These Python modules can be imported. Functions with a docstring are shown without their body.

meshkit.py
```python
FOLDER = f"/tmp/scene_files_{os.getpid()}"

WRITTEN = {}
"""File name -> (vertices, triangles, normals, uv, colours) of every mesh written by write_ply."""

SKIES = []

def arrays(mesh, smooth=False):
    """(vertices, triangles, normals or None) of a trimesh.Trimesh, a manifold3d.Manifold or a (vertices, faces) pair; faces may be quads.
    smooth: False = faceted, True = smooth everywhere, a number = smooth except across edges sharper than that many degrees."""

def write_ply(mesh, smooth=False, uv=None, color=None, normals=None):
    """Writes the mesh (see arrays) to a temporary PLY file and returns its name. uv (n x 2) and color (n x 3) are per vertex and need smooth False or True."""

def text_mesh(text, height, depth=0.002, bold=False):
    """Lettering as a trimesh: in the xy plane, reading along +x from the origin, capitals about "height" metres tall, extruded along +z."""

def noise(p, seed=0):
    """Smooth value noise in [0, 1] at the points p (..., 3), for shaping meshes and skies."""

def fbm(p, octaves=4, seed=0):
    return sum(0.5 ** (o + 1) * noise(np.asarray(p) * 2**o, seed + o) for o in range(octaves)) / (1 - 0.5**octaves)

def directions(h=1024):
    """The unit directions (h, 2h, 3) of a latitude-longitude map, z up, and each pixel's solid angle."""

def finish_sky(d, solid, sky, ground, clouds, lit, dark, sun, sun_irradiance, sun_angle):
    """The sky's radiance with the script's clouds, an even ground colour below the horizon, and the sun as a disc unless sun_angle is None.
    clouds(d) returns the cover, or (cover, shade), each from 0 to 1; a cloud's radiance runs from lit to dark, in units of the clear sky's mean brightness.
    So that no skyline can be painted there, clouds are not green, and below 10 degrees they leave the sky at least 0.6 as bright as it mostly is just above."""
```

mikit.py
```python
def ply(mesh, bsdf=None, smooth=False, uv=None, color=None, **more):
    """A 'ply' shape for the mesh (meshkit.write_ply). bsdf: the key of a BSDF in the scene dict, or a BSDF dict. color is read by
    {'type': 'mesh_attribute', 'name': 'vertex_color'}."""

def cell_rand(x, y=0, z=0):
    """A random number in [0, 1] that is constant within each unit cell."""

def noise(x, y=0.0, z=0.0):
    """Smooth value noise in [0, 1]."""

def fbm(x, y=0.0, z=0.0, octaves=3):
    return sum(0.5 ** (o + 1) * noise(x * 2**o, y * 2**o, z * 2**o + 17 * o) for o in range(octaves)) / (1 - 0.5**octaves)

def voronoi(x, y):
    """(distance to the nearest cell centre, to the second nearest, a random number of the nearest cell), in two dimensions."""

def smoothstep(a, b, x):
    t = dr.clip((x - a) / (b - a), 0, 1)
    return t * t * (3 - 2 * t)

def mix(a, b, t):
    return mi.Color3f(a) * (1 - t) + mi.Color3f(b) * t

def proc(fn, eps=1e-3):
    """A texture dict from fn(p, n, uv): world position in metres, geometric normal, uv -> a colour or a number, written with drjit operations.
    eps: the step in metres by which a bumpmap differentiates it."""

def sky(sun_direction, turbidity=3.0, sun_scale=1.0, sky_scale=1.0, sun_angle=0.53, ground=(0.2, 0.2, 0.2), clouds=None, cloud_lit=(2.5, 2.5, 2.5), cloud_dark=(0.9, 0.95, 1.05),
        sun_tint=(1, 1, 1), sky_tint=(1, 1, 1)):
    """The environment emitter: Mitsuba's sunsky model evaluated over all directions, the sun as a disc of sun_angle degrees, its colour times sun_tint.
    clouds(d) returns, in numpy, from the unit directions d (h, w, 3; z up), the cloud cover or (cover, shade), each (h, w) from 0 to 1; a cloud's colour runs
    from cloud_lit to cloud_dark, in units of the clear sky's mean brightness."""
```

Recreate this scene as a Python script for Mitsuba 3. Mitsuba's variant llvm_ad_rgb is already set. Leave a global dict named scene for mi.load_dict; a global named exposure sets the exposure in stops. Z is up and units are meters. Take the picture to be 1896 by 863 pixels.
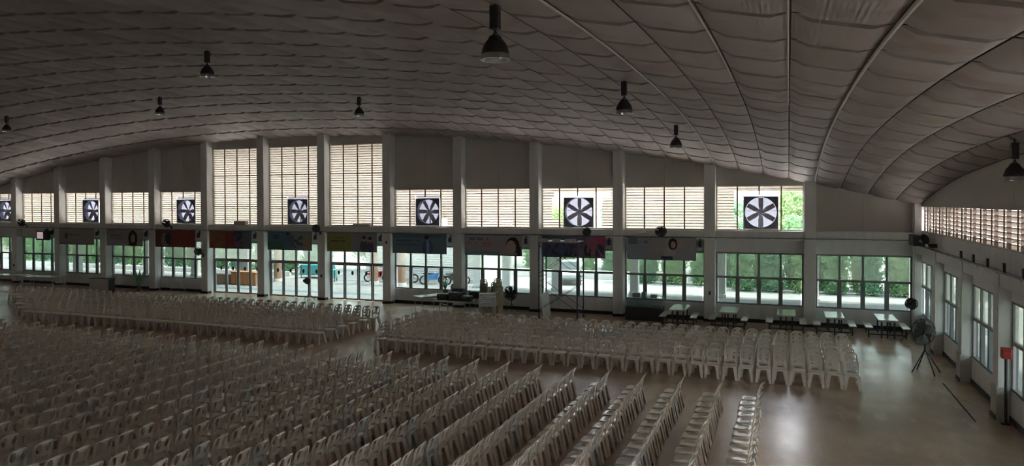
import math, random
import numpy as np
import trimesh
import shapely
from shapely.geometry import Polygon, Point, box as sbox
from shapely import affinity
import drjit as dr
import mitsuba as mi
import mikit, meshkit
from mikit import proc, noise, fbm, cell_rand, smoothstep, mix, ply

T = mi.ScalarTransform4f
scene, labels = {"type": "scene"}, {}

# ------------------------------------------------------------------ camera, sky, exposure
CAM_H, FPX = 5.4166, 1322.4
YAW, PITCH, ROLL = 0.36937, -0.01383, -0.00264
fwd = np.array([-math.sin(YAW) * math.cos(PITCH), math.cos(YAW) * math.cos(PITCH), math.sin(PITCH)])
rgt = np.array([math.cos(YAW), math.sin(YAW), 0.0])
upv = np.cross(rgt, fwd)
upr = -math.sin(ROLL) * rgt + math.cos(ROLL) * upv
scene["camera"] = {"type": "perspective", "fov": math.degrees(2 * math.atan(948 / FPX)), "fov_axis": "x",
                   "principal_point_offset_y": (431.5 - 393.36) / 863.0, "near_clip": 0.05, "far_clip": 2000.0,
                   "to_world": T().look_at(origin=[0, 0, CAM_H], target=[float(fwd[0]), float(fwd[1]), float(CAM_H + fwd[2])],
                                           up=[float(v) for v in upr])}


def clouds(d):
    n = meshkit.fbm(d * np.array([3.0, 3.0, 6.0]) + 4.0, 4, seed=3)
    return np.clip((n - 0.25) * 4.0, 0.7, 0.97), np.clip((n - 0.5) * 1.5, 0, 0.4)


SUN = [0.80, 0.22, 1.45]
scene["sky"] = mikit.sky(SUN, turbidity=4.0, sun_scale=0.75, sky_scale=2.7, sky_tint=(1.06, 1.0, 0.92), ground=(0.3, 0.29, 0.27), clouds=clouds,
                         cloud_lit=(2.6, 2.55, 2.5), cloud_dark=(1.5, 1.5, 1.52))
exposure = 3.45

# ------------------------------------------------------------------ hall dimensions (metres)
S = 4.2                      # bay
D, YW = 33.30, 33.77         # face of the back columns, back wall plane
X0 = -49.53                  # centre of column 0 (columns run from -2 to 13)
XC, XW = 4.83, 5.10          # face of the right columns, right wall plane
XL, YF = -58.1, -1.5         # left wall, front wall (behind the camera)
CW = 0.485
Z_SILL, Z_MID, Z_LT, Z_UB, Z_UT, Z_TALL = 0.79, 2.0, 3.14, 4.13, 6.17, 8.71


def colx(k):
    return X0 + k * S


def ceil_z(x, y):
    s = (33.8 - np.asarray(y, float)) / 17.5
    return 9.2 - 0.00399 * (np.asarray(x, float) + 26.4) ** 2 + 1.28 * (1 - np.abs(1 - s) ** 2.3)


# ------------------------------------------------------------------ mesh helpers
def box(x0, x1, y0, y1, z0, z1):
    m = trimesh.creation.box((x1 - x0, y1 - y0, z1 - z0))
    m.apply_translation(((x0 + x1) / 2, (y0 + y1) / 2, (z0 + z1) / 2))
    return m


def cbox(x0, x1, y0, y1, z0, z1, c=0.01):
    """box with chamfered edges"""
    pts = []
    for a in range(3):
        for sx in (0, 1):
            for sy in (0, 1):
                for sz in (0, 1):
                    p = [(x0, x1)[sx], (y0, y1)[sy], (z0, z1)[sz]]
                    for b, s_ in enumerate((sx, sy, sz)):
                        if b != a:
                            p[b] += c if s_ == 0 else -c
                    pts.append(p)
    return trimesh.convex.convex_hull(np.array(pts))


def cat(ms):
    return trimesh.util.concatenate(list(ms))


def tube(p0, p1, r, n=8):
    p0, p1 = np.asarray(p0, float), np.asarray(p1, float)
    return trimesh.creation.cylinder(radius=r, segment=[p0, p1], sections=n)


def poly_tube(pts, r, n=6):
    from_pts = np.asarray(pts, float)
    t = np.gradient(from_pts, axis=0)
    t /= np.linalg.norm(t, axis=1, keepdims=True) + 1e-12
    ref = np.array([0, 0, 1.0]) if abs(t[0][2]) < 0.9 else np.array([1.0, 0, 0])
    a = np.cross(t, ref)
    a /= np.linalg.norm(a, axis=1, keepdims=True) + 1e-12
    b = np.cross(t, a)
    ang = np.arange(n) * 2 * np.pi / n
    v = (from_pts[:, None] + r * (np.cos(ang)[None, :, None] * a[:, None] + np.sin(ang)[None, :, None] * b[:, None])).reshape(-1, 3)
    f = []
    for i in range(len(from_pts) - 1):
        for j in range(n):
            k = (j + 1) % n
            f += [[i * n + j, i * n + k, (i + 1) * n + k], [i * n + j, (i + 1) * n + k, (i + 1) * n + j]]
    m = trimesh.Trimesh(v, f, process=False)
    m.fix_normals()
    return m


def ring(R, r, axis="y", n=28, k=6):
    m = trimesh.creation.torus(R, r, major_sections=n, minor_sections=k)
    if axis == "y":
        m.apply_transform(trimesh.transformations.rotation_matrix(math.pi / 2, [1, 0, 0]))
    if axis == "x":
        m.apply_transform(trimesh.transformations.rotation_matrix(math.pi / 2, [0, 1, 0]))
    return m


def lathe(profile, n=24):
    return trimesh.creation.revolve(np.array(profile, float), sections=n)


def hull(pts):
    return trimesh.convex.convex_hull(np.array(pts, float))


def moved(m, t=(0, 0, 0), rz=0.0, rx=0.0, ry=0.0, s=None):
    m = m.copy()
    if s is not None:
        m.apply_scale(s)
    R = trimesh.transformations.rotation_matrix
    if rx:
        m.apply_transform(R(rx, [1, 0, 0]))
    if ry:
        m.apply_transform(R(ry, [0, 1, 0]))
    if rz:
        m.apply_transform(R(rz, [0, 0, 1]))
    m.apply_translation(t)
    return m


_used = {}


def numbered(key):
    n = _used.get(key, 0)
    _used[key] = n + 1
    return key if n == 0 else f"{key}_{n:03d}"


def put(name, mesh, bsdf, parent=None, smooth=False, **more):
    key = numbered(name if parent is None else f"{parent}__{name}")
    scene[key] = ply(mesh, bsdf, smooth=smooth, **more)
    return key


def thing(name, label, category, group=None):
    key = numbered(name)
    labels[key] = {"label": label, "category": category}
    if group:
        labels[key]["group"] = group
    return key


def tag(key, label, category, group=None, kind=None):
    labels[key] = {"label": label, "category": category}
    if group:
        labels[key]["group"] = group
    if kind:
        labels[key]["kind"] = kind
    return key


def struct(name, mesh, bsdf, label, smooth=False):
    key = put(name, mesh, bsdf, smooth=smooth)
    labels[key] = {"kind": "structure", "label": label}
    return key


def struct_key(name, label):
    key = numbered(name)
    labels[key] = {"kind": "structure", "label": label}
    return key


# ------------------------------------------------------------------ materials
def mat(key, **kw):
    b = {"type": "principled"}
    for k, v in kw.items():
        if isinstance(v, (tuple, list)):
            v = {"type": "rgb", "value": list(v)}
        elif callable(v):
            v = proc(v)
        b[k] = v
    scene[key] = {"type": "twosided", "bsdf": b}
    return key


def bumped(key, fn, eps=0.003, scale=1.0):
    inner = scene[key]["bsdf"]
    scene[key] = {"type": "twosided", "bsdf": {"type": "bumpmap", "tex": proc(fn, eps=eps), "scale": scale, "bsdf": inner}}


def floor_col(p, n, uv):
    a = fbm(p.x * 0.5, p.y * 0.5, 0.0, 4)
    b = fbm(p.x * 3.1 + 7, p.y * 0.9, 2.0, 3)
    fine = noise(p.x * 40, p.y * 40, 0.0)
    c = mix((0.37, 0.265, 0.19), (0.53, 0.395, 0.29), smoothstep(0.3, 0.7, a))
    c = mix(c, (0.56, 0.44, 0.33), 0.5 * smoothstep(0.55, 0.8, b))
    return c * (0.92 + 0.16 * fine)


def floor_rough(p, n, uv):
    a = fbm(p.x * 0.8, p.y * 0.8, 5.0, 3)
    b = noise(p.x * 9, p.y * 5, 1.0)
    return 0.18 + 0.14 * a + 0.04 * b


mat("m_floor", base_color=floor_col, roughness=floor_rough, specular=1.0)


def wall_col(p, n, uv):
    a = fbm(p.x * 0.7 + p.y * 0.4, p.z * 0.35, 3.0, 4)
    st = noise(p.x * 6 + p.y * 6, p.z * 0.5, 1.0)
    return mix((0.67, 0.68, 0.69), (0.75, 0.76, 0.765), a) * (0.95 + 0.1 * st)


mat("m_wall", base_color=wall_col, roughness=0.75, specular=0.3)


def board_col(p, n, uv):
    a = fbm(p.x * 0.9, p.z * 0.8, 9.0, 4)
    return mix((0.52, 0.50, 0.47), (0.60, 0.58, 0.55), a)


mat("m_board", base_color=board_col, roughness=0.8, specular=0.25)


def ceil_col(p, n, uv):
    ix, iy = dr.floor((p.x - 1.06) / 1.05), dr.floor((33.8 - p.y) / 1.8)
    r = cell_rand(ix, iy, 3.0)
    d = fbm(p.x * 1.3, p.y * 1.3, 4.0, 4)
    c = mix((0.265, 0.23, 0.22), (0.35, 0.322, 0.318), 0.6 * r + 0.4 * noise(p.x * 0.35, p.y * 0.35, 2.0))
    return mix(c, (0.25, 0.195, 0.17), 0.6 * smoothstep(0.5, 0.75, d))


mat("m_ceiling", base_color=ceil_col, roughness=0.6, specular=0.35)
bumped("m_ceiling", lambda p, n, uv: 0.0009 * dr.sin(p.x * 2 * math.pi / 0.07) + dr.select((p.x > -1.08) & (p.x < 1.06) & (p.y < 17.0), 0.0035, 0.0) * dr.sin(p.x * 2 * math.pi / 0.058), eps=0.004)
mat("m_ceiling_back", base_color=(0.09, 0.083, 0.08), roughness=0.9)
mat("m_batten", base_color=(0.50, 0.48, 0.46), roughness=0.6)


def plastic_col(p, n, uv):
    r = cell_rand(p.x / 0.985 + 0.31, p.y * 2.0 + 0.28, 1.0)
    c = mix((0.82, 0.75, 0.68), (0.70, 0.71, 0.71), smoothstep(0.93, 0.94, r))
    g = fbm(p.x * 7, p.y * 7, p.z * 7, 3)
    return c * (0.9 + 0.2 * g)


mat("m_chair", base_color=plastic_col, roughness=0.16, specular=0.6)
mat("m_cream", base_color=lambda p, n, uv: mix((0.50, 0.45, 0.33), (0.58, 0.53, 0.42), noise(p.x * 4, p.y * 4, p.z * 4)), roughness=0.4)
mat("m_dark", base_color=(0.035, 0.037, 0.04), roughness=0.45)
mat("m_frame", base_color=(0.20, 0.22, 0.235), roughness=0.45, specular=0.5)
mat("m_rail", base_color=(0.23, 0.24, 0.24), roughness=0.5)
mat("m_base", base_color=(0.022, 0.022, 0.024), roughness=0.6)


def slat_col(p, n, uv):
    r = cell_rand(p.z * 8.0, dr.floor(p.x / 4.2), dr.floor(p.y / 4.1))
    g = fbm(p.x * 2.2, p.y * 2.2, p.z * 9.0, 3)
    return mix((0.37, 0.33, 0.275), (0.49, 0.45, 0.395), 0.5 * r + 0.5 * g)


scene["m_slat"] = {"type": "principledthin", "base_color": proc(slat_col), "roughness": 0.6, "diff_trans": 0.95, "spec_trans": 0.0}
scene["m_slat_pale"] = {"type": "principledthin", "base_color": proc(lambda p, n, uv: mix((0.46, 0.41, 0.36), (0.58, 0.53, 0.48), fbm(p.y * 2.0, p.z * 9.0, 1.0, 3))), "roughness": 0.6, "diff_trans": 1.2, "spec_trans": 0.0}
scene["m_strip"] = {"type": "principledthin", "base_color": {"type": "rgb", "value": [0.56, 0.51, 0.51]}, "roughness": 0.6, "diff_trans": 1.6, "spec_trans": 0.0}
scene["m_white_sheet"] = {"type": "principledthin", "base_color": {"type": "rgb", "value": [0.50, 0.51, 0.56]}, "roughness": 0.6,
                          "diff_trans": 1.3, "spec_trans": 0.0}
mat("m_fan_box", base_color=(0.15, 0.17, 0.23), roughness=0.4)
mat("m_fan_trim", base_color=(0.62, 0.62, 0.64), roughness=0.45)
mat("m_fan_blade", base_color=(0.62, 0.62, 0.70), roughness=0.35, metallic=0.5)
scene["m_glass"] = {"type": "thindielectric", "int_ior": 1.5, "specular_transmittance": {"type": "rgb", "value": [0.31, 0.40, 0.405]}}
scene["m_glass_film"] = {"type": "blendbsdf", "weight": 0.28,
                         "a": {"type": "thindielectric", "int_ior": 1.5, "specular_transmittance": {"type": "rgb", "value": [0.28, 0.385, 0.36]}},
                         "b": {"type": "principledthin", "base_color": {"type": "rgb", "value": [0.56, 0.64, 0.585]}, "roughness": 0.7, "diff_trans": 1.2}}
mat("m_chrome", base_color=(0.55, 0.56, 0.57), roughness=0.25, metallic=1.0)
mat("m_lamp_shell", base_color=(0.030, 0.030, 0.032), roughness=0.5)
mat("m_lamp_mirror", base_color=(0.75, 0.76, 0.78), roughness=0.08, metallic=1.0)
mat("m_table_top", base_color=lambda p, n, uv: mix((0.46, 0.47, 0.42), (0.60, 0.60, 0.55), fbm(p.x * 5, p.y * 5, 0, 3)), roughness=0.22, specular=0.6)
mat("m_white", base_color=lambda p, n, uv: mix((0.62, 0.63, 0.62), (0.74, 0.74, 0.73), fbm(p.x, p.y, p.z, 3)), roughness=0.5)
mat("m_steel_blue", base_color=(0.035, 0.055, 0.10), roughness=0.4, metallic=0.3)
mat("m_plank", base_color=lambda p, n, uv: mix((0.40, 0.39, 0.37), (0.58, 0.57, 0.54), fbm(p.x * 3, p.y * 12, 0, 3)), roughness=0.7)
mat("m_red", base_color=(0.50, 0.045, 0.03), roughness=0.4)
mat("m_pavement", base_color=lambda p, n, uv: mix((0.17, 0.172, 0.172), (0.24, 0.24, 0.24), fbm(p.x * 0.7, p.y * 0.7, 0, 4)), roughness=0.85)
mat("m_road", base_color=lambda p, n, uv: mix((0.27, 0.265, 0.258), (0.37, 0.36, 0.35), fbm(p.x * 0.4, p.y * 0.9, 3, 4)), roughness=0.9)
mat("m_concrete_white", base_color=lambda p, n, uv: mix((0.60, 0.61, 0.60), (0.75, 0.75, 0.73), fbm(p.x * 1.5, p.y * 1.5, p.z * 1.2, 4)), roughness=0.8)
mat("m_brown", base_color=lambda p, n, uv: mix((0.26, 0.15, 0.10), (0.36, 0.22, 0.15), fbm(p.x * 2, p.y * 2, p.z * 1.5, 3)), roughness=0.7)
mat("m_wood", base_color=lambda p, n, uv: mix((0.40, 0.145, 0.05), (0.52, 0.215, 0.085), fbm(p.x * 14, p.y * 14, p.z * 1.2, 3)), roughness=0.5)
mat("m_siding", base_color=lambda p, n, uv: mix((0.62, 0.64, 0.64), (0.74, 0.75, 0.75), fbm(p.x * 0.6, p.y, p.z * 2, 3)), roughness=0.6)
mat("m_shade_stripe", base_color=(0.10, 0.15, 0.19), roughness=0.7)  # shade on the pavement, given as a flat blue-grey colour
mat("m_teal", base_color=(0.07, 0.33, 0.35), roughness=0.6)
mat("m_blue", base_color=(0.05, 0.18, 0.42), roughness=0.4)
mat("m_pot", base_color=(0.18, 0.10, 0.07), roughness=0.6)
mat("m_trunk", base_color=lambda p, n, uv: mix((0.09, 0.065, 0.045), (0.17, 0.13, 0.10), fbm(p.x * 9, p.y * 9, p.z * 2, 3)), roughness=0.9)
mat("m_car", base_color=(0.66, 0.70, 0.72), roughness=0.25, clearcoat=0.6)
mat("m_car_glass", base_color=(0.05, 0.07, 0.09), roughness=0.08, specular=0.8)
mat("m_tyre", base_color=(0.02, 0.02, 0.02), roughness=0.8)


def leaf_mat(key, a, b):
    scene[key] = {"type": "principledthin",
                  "base_color": proc(lambda p, n, uv: mix(a, b, smoothstep(0.15, 0.85, 0.4 * noise(p.x * 1.1, p.y * 1.1, p.z * 1.1) + 0.6 * noise(p.x * 7, p.y * 7, p.z * 7)))),
                  "roughness": 0.5, "diff_trans": 1.0, "spec_trans": 0.0}


leaf_mat("m_leaf_a", (0.14, 0.30, 0.17), (0.42, 0.62, 0.36))
leaf_mat("m_leaf_b", (0.12, 0.27, 0.18), (0.36, 0.57, 0.38))
leaf_mat("m_leaf_c", (0.18, 0.33, 0.16), (0.50, 0.64, 0.36))

# ------------------------------------------------------------------ floor
struct("floor", box(XL - 0.2, XW + 0.2, YF - 0.2, YW + 0.22, -0.3, 0.0), "m_floor", "brown polished concrete floor of the hall")

# ------------------------------------------------------------------ ceiling: shell, padded panels, battens
PX, PY = 1.05, 1.8
RX0 = 1.06


def grid_surface(xs, ys, dz, flip=False):
    gx, gy = np.meshgrid(xs, ys, indexing="ij")
    v = np.stack([gx, gy, ceil_z(gx, gy) + dz], -1).reshape(-1, 3)
    f = []
    ny = len(ys)
    for i in range(len(xs) - 1):
        for j in range(ny - 1):
            a, b, c, d = i * ny + j, (i + 1) * ny + j, (i + 1) * ny + j + 1, i * ny + j + 1
            f += [[a, b, c], [a, c, d]] if not flip else [[a, c, b], [a, d, c]]
    return trimesh.Trimesh(v, f, process=False)


xs = np.linspace(XL - 0.9, XW + 1.3, 66)
ys = np.linspace(YF - 0.9, YW + 1.1, 40)
lo, hi = grid_surface(xs, ys, 0.045, True), grid_surface(xs, ys, 0.25)
ceiling = struct("ceiling", cat([lo, hi]), "m_ceiling_back", "dark curved ceiling covered with grey padded insulation panels", smooth=False)


def panel_mesh(x0, x1, y0, y1, rng):
    """one padded sheet: rim on the shell, belly sagging below it (a 4 x 4 point patch)"""
    g = 0.014
    us = np.array([0, 0.20, 0.80, 1.0])
    xx = x0 + g + us * (x1 - x0 - 2 * g)
    yy = y0 + 0.028 + np.array([0, 0.02, 0.93, 1.0]) * (y1 - y0 - 0.056)
    v = []
    for i, x in enumerate(xx):
        for j, y in enumerate(yy):
            inner = (0 < i < 3) and (0 < j < 3)
            v.append([x, y, float(ceil_z(x, y)) + (-0.050 + rng.uniform(-0.005, 0.005) if inner else 0.03)])
    f = []
    for i in range(3):
        for j in range(3):
            a, b, c, d = i * 4 + j, (i + 1) * 4 + j, (i + 1) * 4 + j + 1, i * 4 + j + 1
            f += [[a, c, b], [a, d, c]]
    return np.array(v), np.array(f)


rng = np.random.default_rng(5)
panels = []
for i in range(-56, 4):
    for j in range(0, 20):
        x0, x1 = RX0 + i * PX, RX0 + (i + 1) * PX
        y1, y0 = 33.76 - j * PY, 33.76 - (j + 1) * PY
        x1 = min(x1, XW)
        y0 = max(y0, YF)
        if x1 - x0 < 0.2 or y1 - y0 < 0.2 or x0 < XL - 0.1:
            continue
        c = np.array([(x0 + x1) / 2, (y0 + y1) / 2, 0.0])
        c[2] = float(ceil_z(c[0], c[1]))
        q = c - np.array([0, 0, CAM_H])
        zc = q @ fwd
        u, w = FPX * (q @ rgt) / max(zc, 0.01), FPX * (q @ upr) / max(zc, 0.01)
        seen = zc > 0.5 and -1000 < u < 1000 and w < 440
        size = (PX * PY * abs(q[2]) / (np.linalg.norm(q) ** 3)) if seen else -np.linalg.norm(q)
        panels.append((size, x0, x1, y0, y1))
panels.sort(key=lambda t: -t[0])
rest_v, rest_f, off = [], [], 0
for n_, (size, x0, x1, y0, y1) in enumerate(panels):
    v, f = panel_mesh(x0, x1, y0, y1, rng)
    if n_ < 300:
        put("panel", (v, f), "m_ceiling", ceiling, smooth=25)
    else:
        rest_v.append(v)
        rest_f.append(f + off)
        off += len(v)
k = put("padded_panels", (np.vstack(rest_v), np.vstack(rest_f)), "m_ceiling", ceiling, smooth=25)
labels[k] = {"kind": "stuff", "label": "grey padded insulation panels over the rest of the ceiling"}


def batten(x, ya, yb, r):
    yy = np.linspace(ya, yb, 30)
    pts = np.stack([np.full_like(yy, x), yy, ceil_z(x, yy) - 0.012], 1)
    return poly_tube(pts, r, 6)


for x, ya, yb, r in ((1.06, 2.0, 33.2, 0.028), (-3.12, 3.0, 33.2, 0.020), (-0.01, 2.0, 18.0, 0.012), (-1.06, 8.2, 15.0, 0.010)):
    k = put("batten", batten(x, ya, yb, r), "m_batten", ceiling)
    labels[k] = {"label": "pale batten strip along a ceiling seam"}

# ------------------------------------------------------------------ back wall
NB = range(-2, 13)
DOORS = (4, 5, 6)
parts = []
for b in NB:
    xa, xb = colx(b) + CW / 2 - 0.02, colx(b + 1) - CW / 2 + 0.02
    if b == -2:
        xa = XL
    if b == 12:
        xb = XW
    if b not in DOORS:
        parts.append(box(xa, xb, YW - 0.02, YW + 0.2, 0.0, Z_SILL))
    parts.append(box(xa, xb, YW - 0.02, YW + 0.2, Z_LT, Z_UB if b != 12 else Z_UB + 0.02))
wall_back = struct("wall_back", cat(parts), "m_wall", "long grey back wall of the hall with columns and window bays")
for k_ in range(-2, 14):
    x = colx(k_)
    xr = x + CW / 2 if k_ < 13 else XW
    top = float(ceil_z(x, D)) + 0.03
    put("column", cbox(x - CW / 2, xr, D, YW + 0.19, 0.0, top, 0.015), "m_wall", wall_back)
for b in NB:
    xa, xb = colx(b) + CW / 2, colx(b + 1) - CW / 2
    if b == 12:
        xb = colx(13) - CW / 2
    put("beam", cbox(xa, xb, D + 0.06, YW - 0.02, 3.70, Z_UB - 0.003, 0.012), "m_wall", wall_back)
    zt = Z_TALL if b in DOORS else (Z_UT if b != 12 else Z_UB + 0.02)
    xx = np.linspace(xa - 0.01, xb + 0.01, 8)
    pg = Polygon([(xx[0], zt), (xx[-1], zt)] + [(x, float(ceil_z(x, YW)) + 0.05) for x in xx][::-1])
    if pg.is_valid and pg.area > 0.02:
        m = trimesh.creation.extrude_polygon(pg, 0.03, engine="earcut")
        m.apply_transform(trimesh.transformations.rotation_matrix(math.pi / 2, [1, 0, 0]))
        m.apply_translation((0, YW + 0.195, 0))
        put("backing_sheet", m, "m_board", wall_back)
    nb = 2 if b not in DOORS else 1
    edges = np.linspace(xa, xb, nb + 1)
    for e0, e1 in zip(edges[:-1], edges[1:]):
        xx = np.linspace(e0 + 0.006, e1 - 0.006, 6)
        up = [(x, float(ceil_z(x, YW)) + 0.03) for x in xx]
        pg = Polygon([(xx[0], zt), (xx[-1], zt)] + up[::-1])
        if not pg.is_valid or pg.area < 0.02:
            continue
        m = trimesh.creation.extrude_polygon(pg, 0.10, engine="earcut")
        m.apply_transform(trimesh.transformations.rotation_matrix(math.pi / 2, [1, 0, 0]))
        m.apply_translation((0, YW + 0.16, 0))
        put("infill_board", m, "m_board", wall_back)

# baseboard along the back wall (not across the doors)
bb = []
for b in NB:
    if b not in DOORS:
        bb.append(box(colx(b) + CW / 2, colx(b + 1) - CW / 2, YW - 0.045, YW - 0.02, 0.0, 0.16))
    if True:
        x = colx(b)
        bb.append(box(x - CW / 2 - 0.012, x + CW / 2 + 0.012, D - 0.015, D + 0.3, 0.0, 0.13))
struct("baseboard_back", cat(bb), "m_base", "black painted baseboard along the back wall")

# ------------------------------------------------------------------ windows and doors of the back wall
WNAME = 0


def new_window(label):
    global WNAME
    WNAME += 1
    key = f"window_{WNAME}"
    _used[key] = 1
    labels[key] = {"kind": "structure", "label": label}
    return key


ORD = ["", "first", "second", "third", "fourth", "fifth", "sixth", "seventh", "eighth", "ninth", "tenth", "eleventh", "twelfth", "thirteenth",
       "fourteenth", "fifteenth", "sixteenth", "seventeenth", "eighteenth", "nineteenth", "twentieth"]


def ordinal(n):
    if n <= 20:
        return ORD[n]
    t, o = divmod(n, 10)
    tens = {2: "twent", 3: "thirt", 4: "fort", 5: "fift", 6: "sixt"}[t]
    return tens + "ieth" if o == 0 else tens + "y-" + ORD[o]


def lower_window(w, axis, a0, a1, plane, out, z0, z1, zm):
    """sash window between a0 and a1 along x or y; plane = inner face, out = +1 towards outside"""
    def bx(u0, u1, d0, d1, za, zb):
        lo_, hi_ = sorted((plane + out * d0, plane + out * d1))
        return box(u0, u1, lo_, hi_, za, zb) if axis == "x" else box(lo_, hi_, u0, u1, za, zb)
    fr = [bx(a0, a0 + 0.07, 0.0, 0.12, z0, z1), bx(a1 - 0.07, a1, 0.0, 0.12, z0, z1), bx(a0 + 0.07, a1 - 0.07, 0.0, 0.12, z0, z0 + 0.06),
          bx(a0 + 0.07, a1 - 0.07, 0.0, 0.12, z1 - 0.07, z1)]
    put("frame", cat(fr), "m_frame", w)
    put("rail", bx(a0 + 0.07, a1 - 0.07, -0.01, 0.10, zm - 0.045, zm + 0.045), "m_rail", w)
    e = np.linspace(a0 + 0.035, a1 - 0.035, 5)
    for x in e[1:-1]:
        put("mullion", bx(x - 0.042, x + 0.042, 0.0, 0.10, zm + 0.045, z1 - 0.07), "m_frame", w)
        put("mullion", bx(x - 0.085, x + 0.085, 0.0, 0.10, z0 + 0.06, zm - 0.045), "m_frame", w)
    def sheet(u0, u1, za, zb, d):
        c = plane + out * d
        v = [(u0, c, za), (u1, c, za), (u1, c, zb), (u0, c, zb)] if axis == "x" else [(c, u0, za), (c, u1, za), (c, u1, zb), (c, u0, zb)]
        return (np.array(v, float), np.array([[0, 1, 2], [0, 2, 3]]))
    for i in range(4):
        put("pane", sheet(e[i] + 0.042, e[i + 1] - 0.042, zm + 0.045, z1 - 0.07, 0.05), "m_glass_film", w)
        put("pane", sheet(e[i] + 0.085, e[i + 1] - 0.085, z0 + 0.06, zm - 0.045, 0.05), "m_glass", w)


SLAT_N = 0


def slat_mesh(axis, u0, u1, plane, out, z, dp=0.10, rise=0.122):
    """one blade: inner edge high with a short lip hanging from it, outer edge low"""
    t = 0.005
    p = [(0.0, z + rise - 0.024), (0.0, z + rise), (0.006, z + rise + 0.002), (dp, z), (dp, z - t), (0.008, z + rise - t), (0.006, z + rise - 0.024)]
    v = []
    for u in (u0, u1):
        for d, zz in p:
            v.append((u, plane + out * d, zz) if axis == "x" else (plane + out * d, u, zz))
    n = len(p)
    f = []
    for i in range(n):
        j = (i + 1) % n
        f += [[i, j, j + n], [i, j + n, i + n]]
    m = trimesh.Trimesh(np.array(v), f, process=False)
    m.fix_normals()
    return m


FAN_X = {-3: None, 1: (-43.55, -42.1), 3: (-35.4, -33.95), 5: (-27.0, -25.6), 7: (-18.62, -17.2), 9: (-10.36, -8.84), 11: (-1.90, -0.42), -1: (-51.9, -50.5)}
PITCH_Z = 0.132


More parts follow.
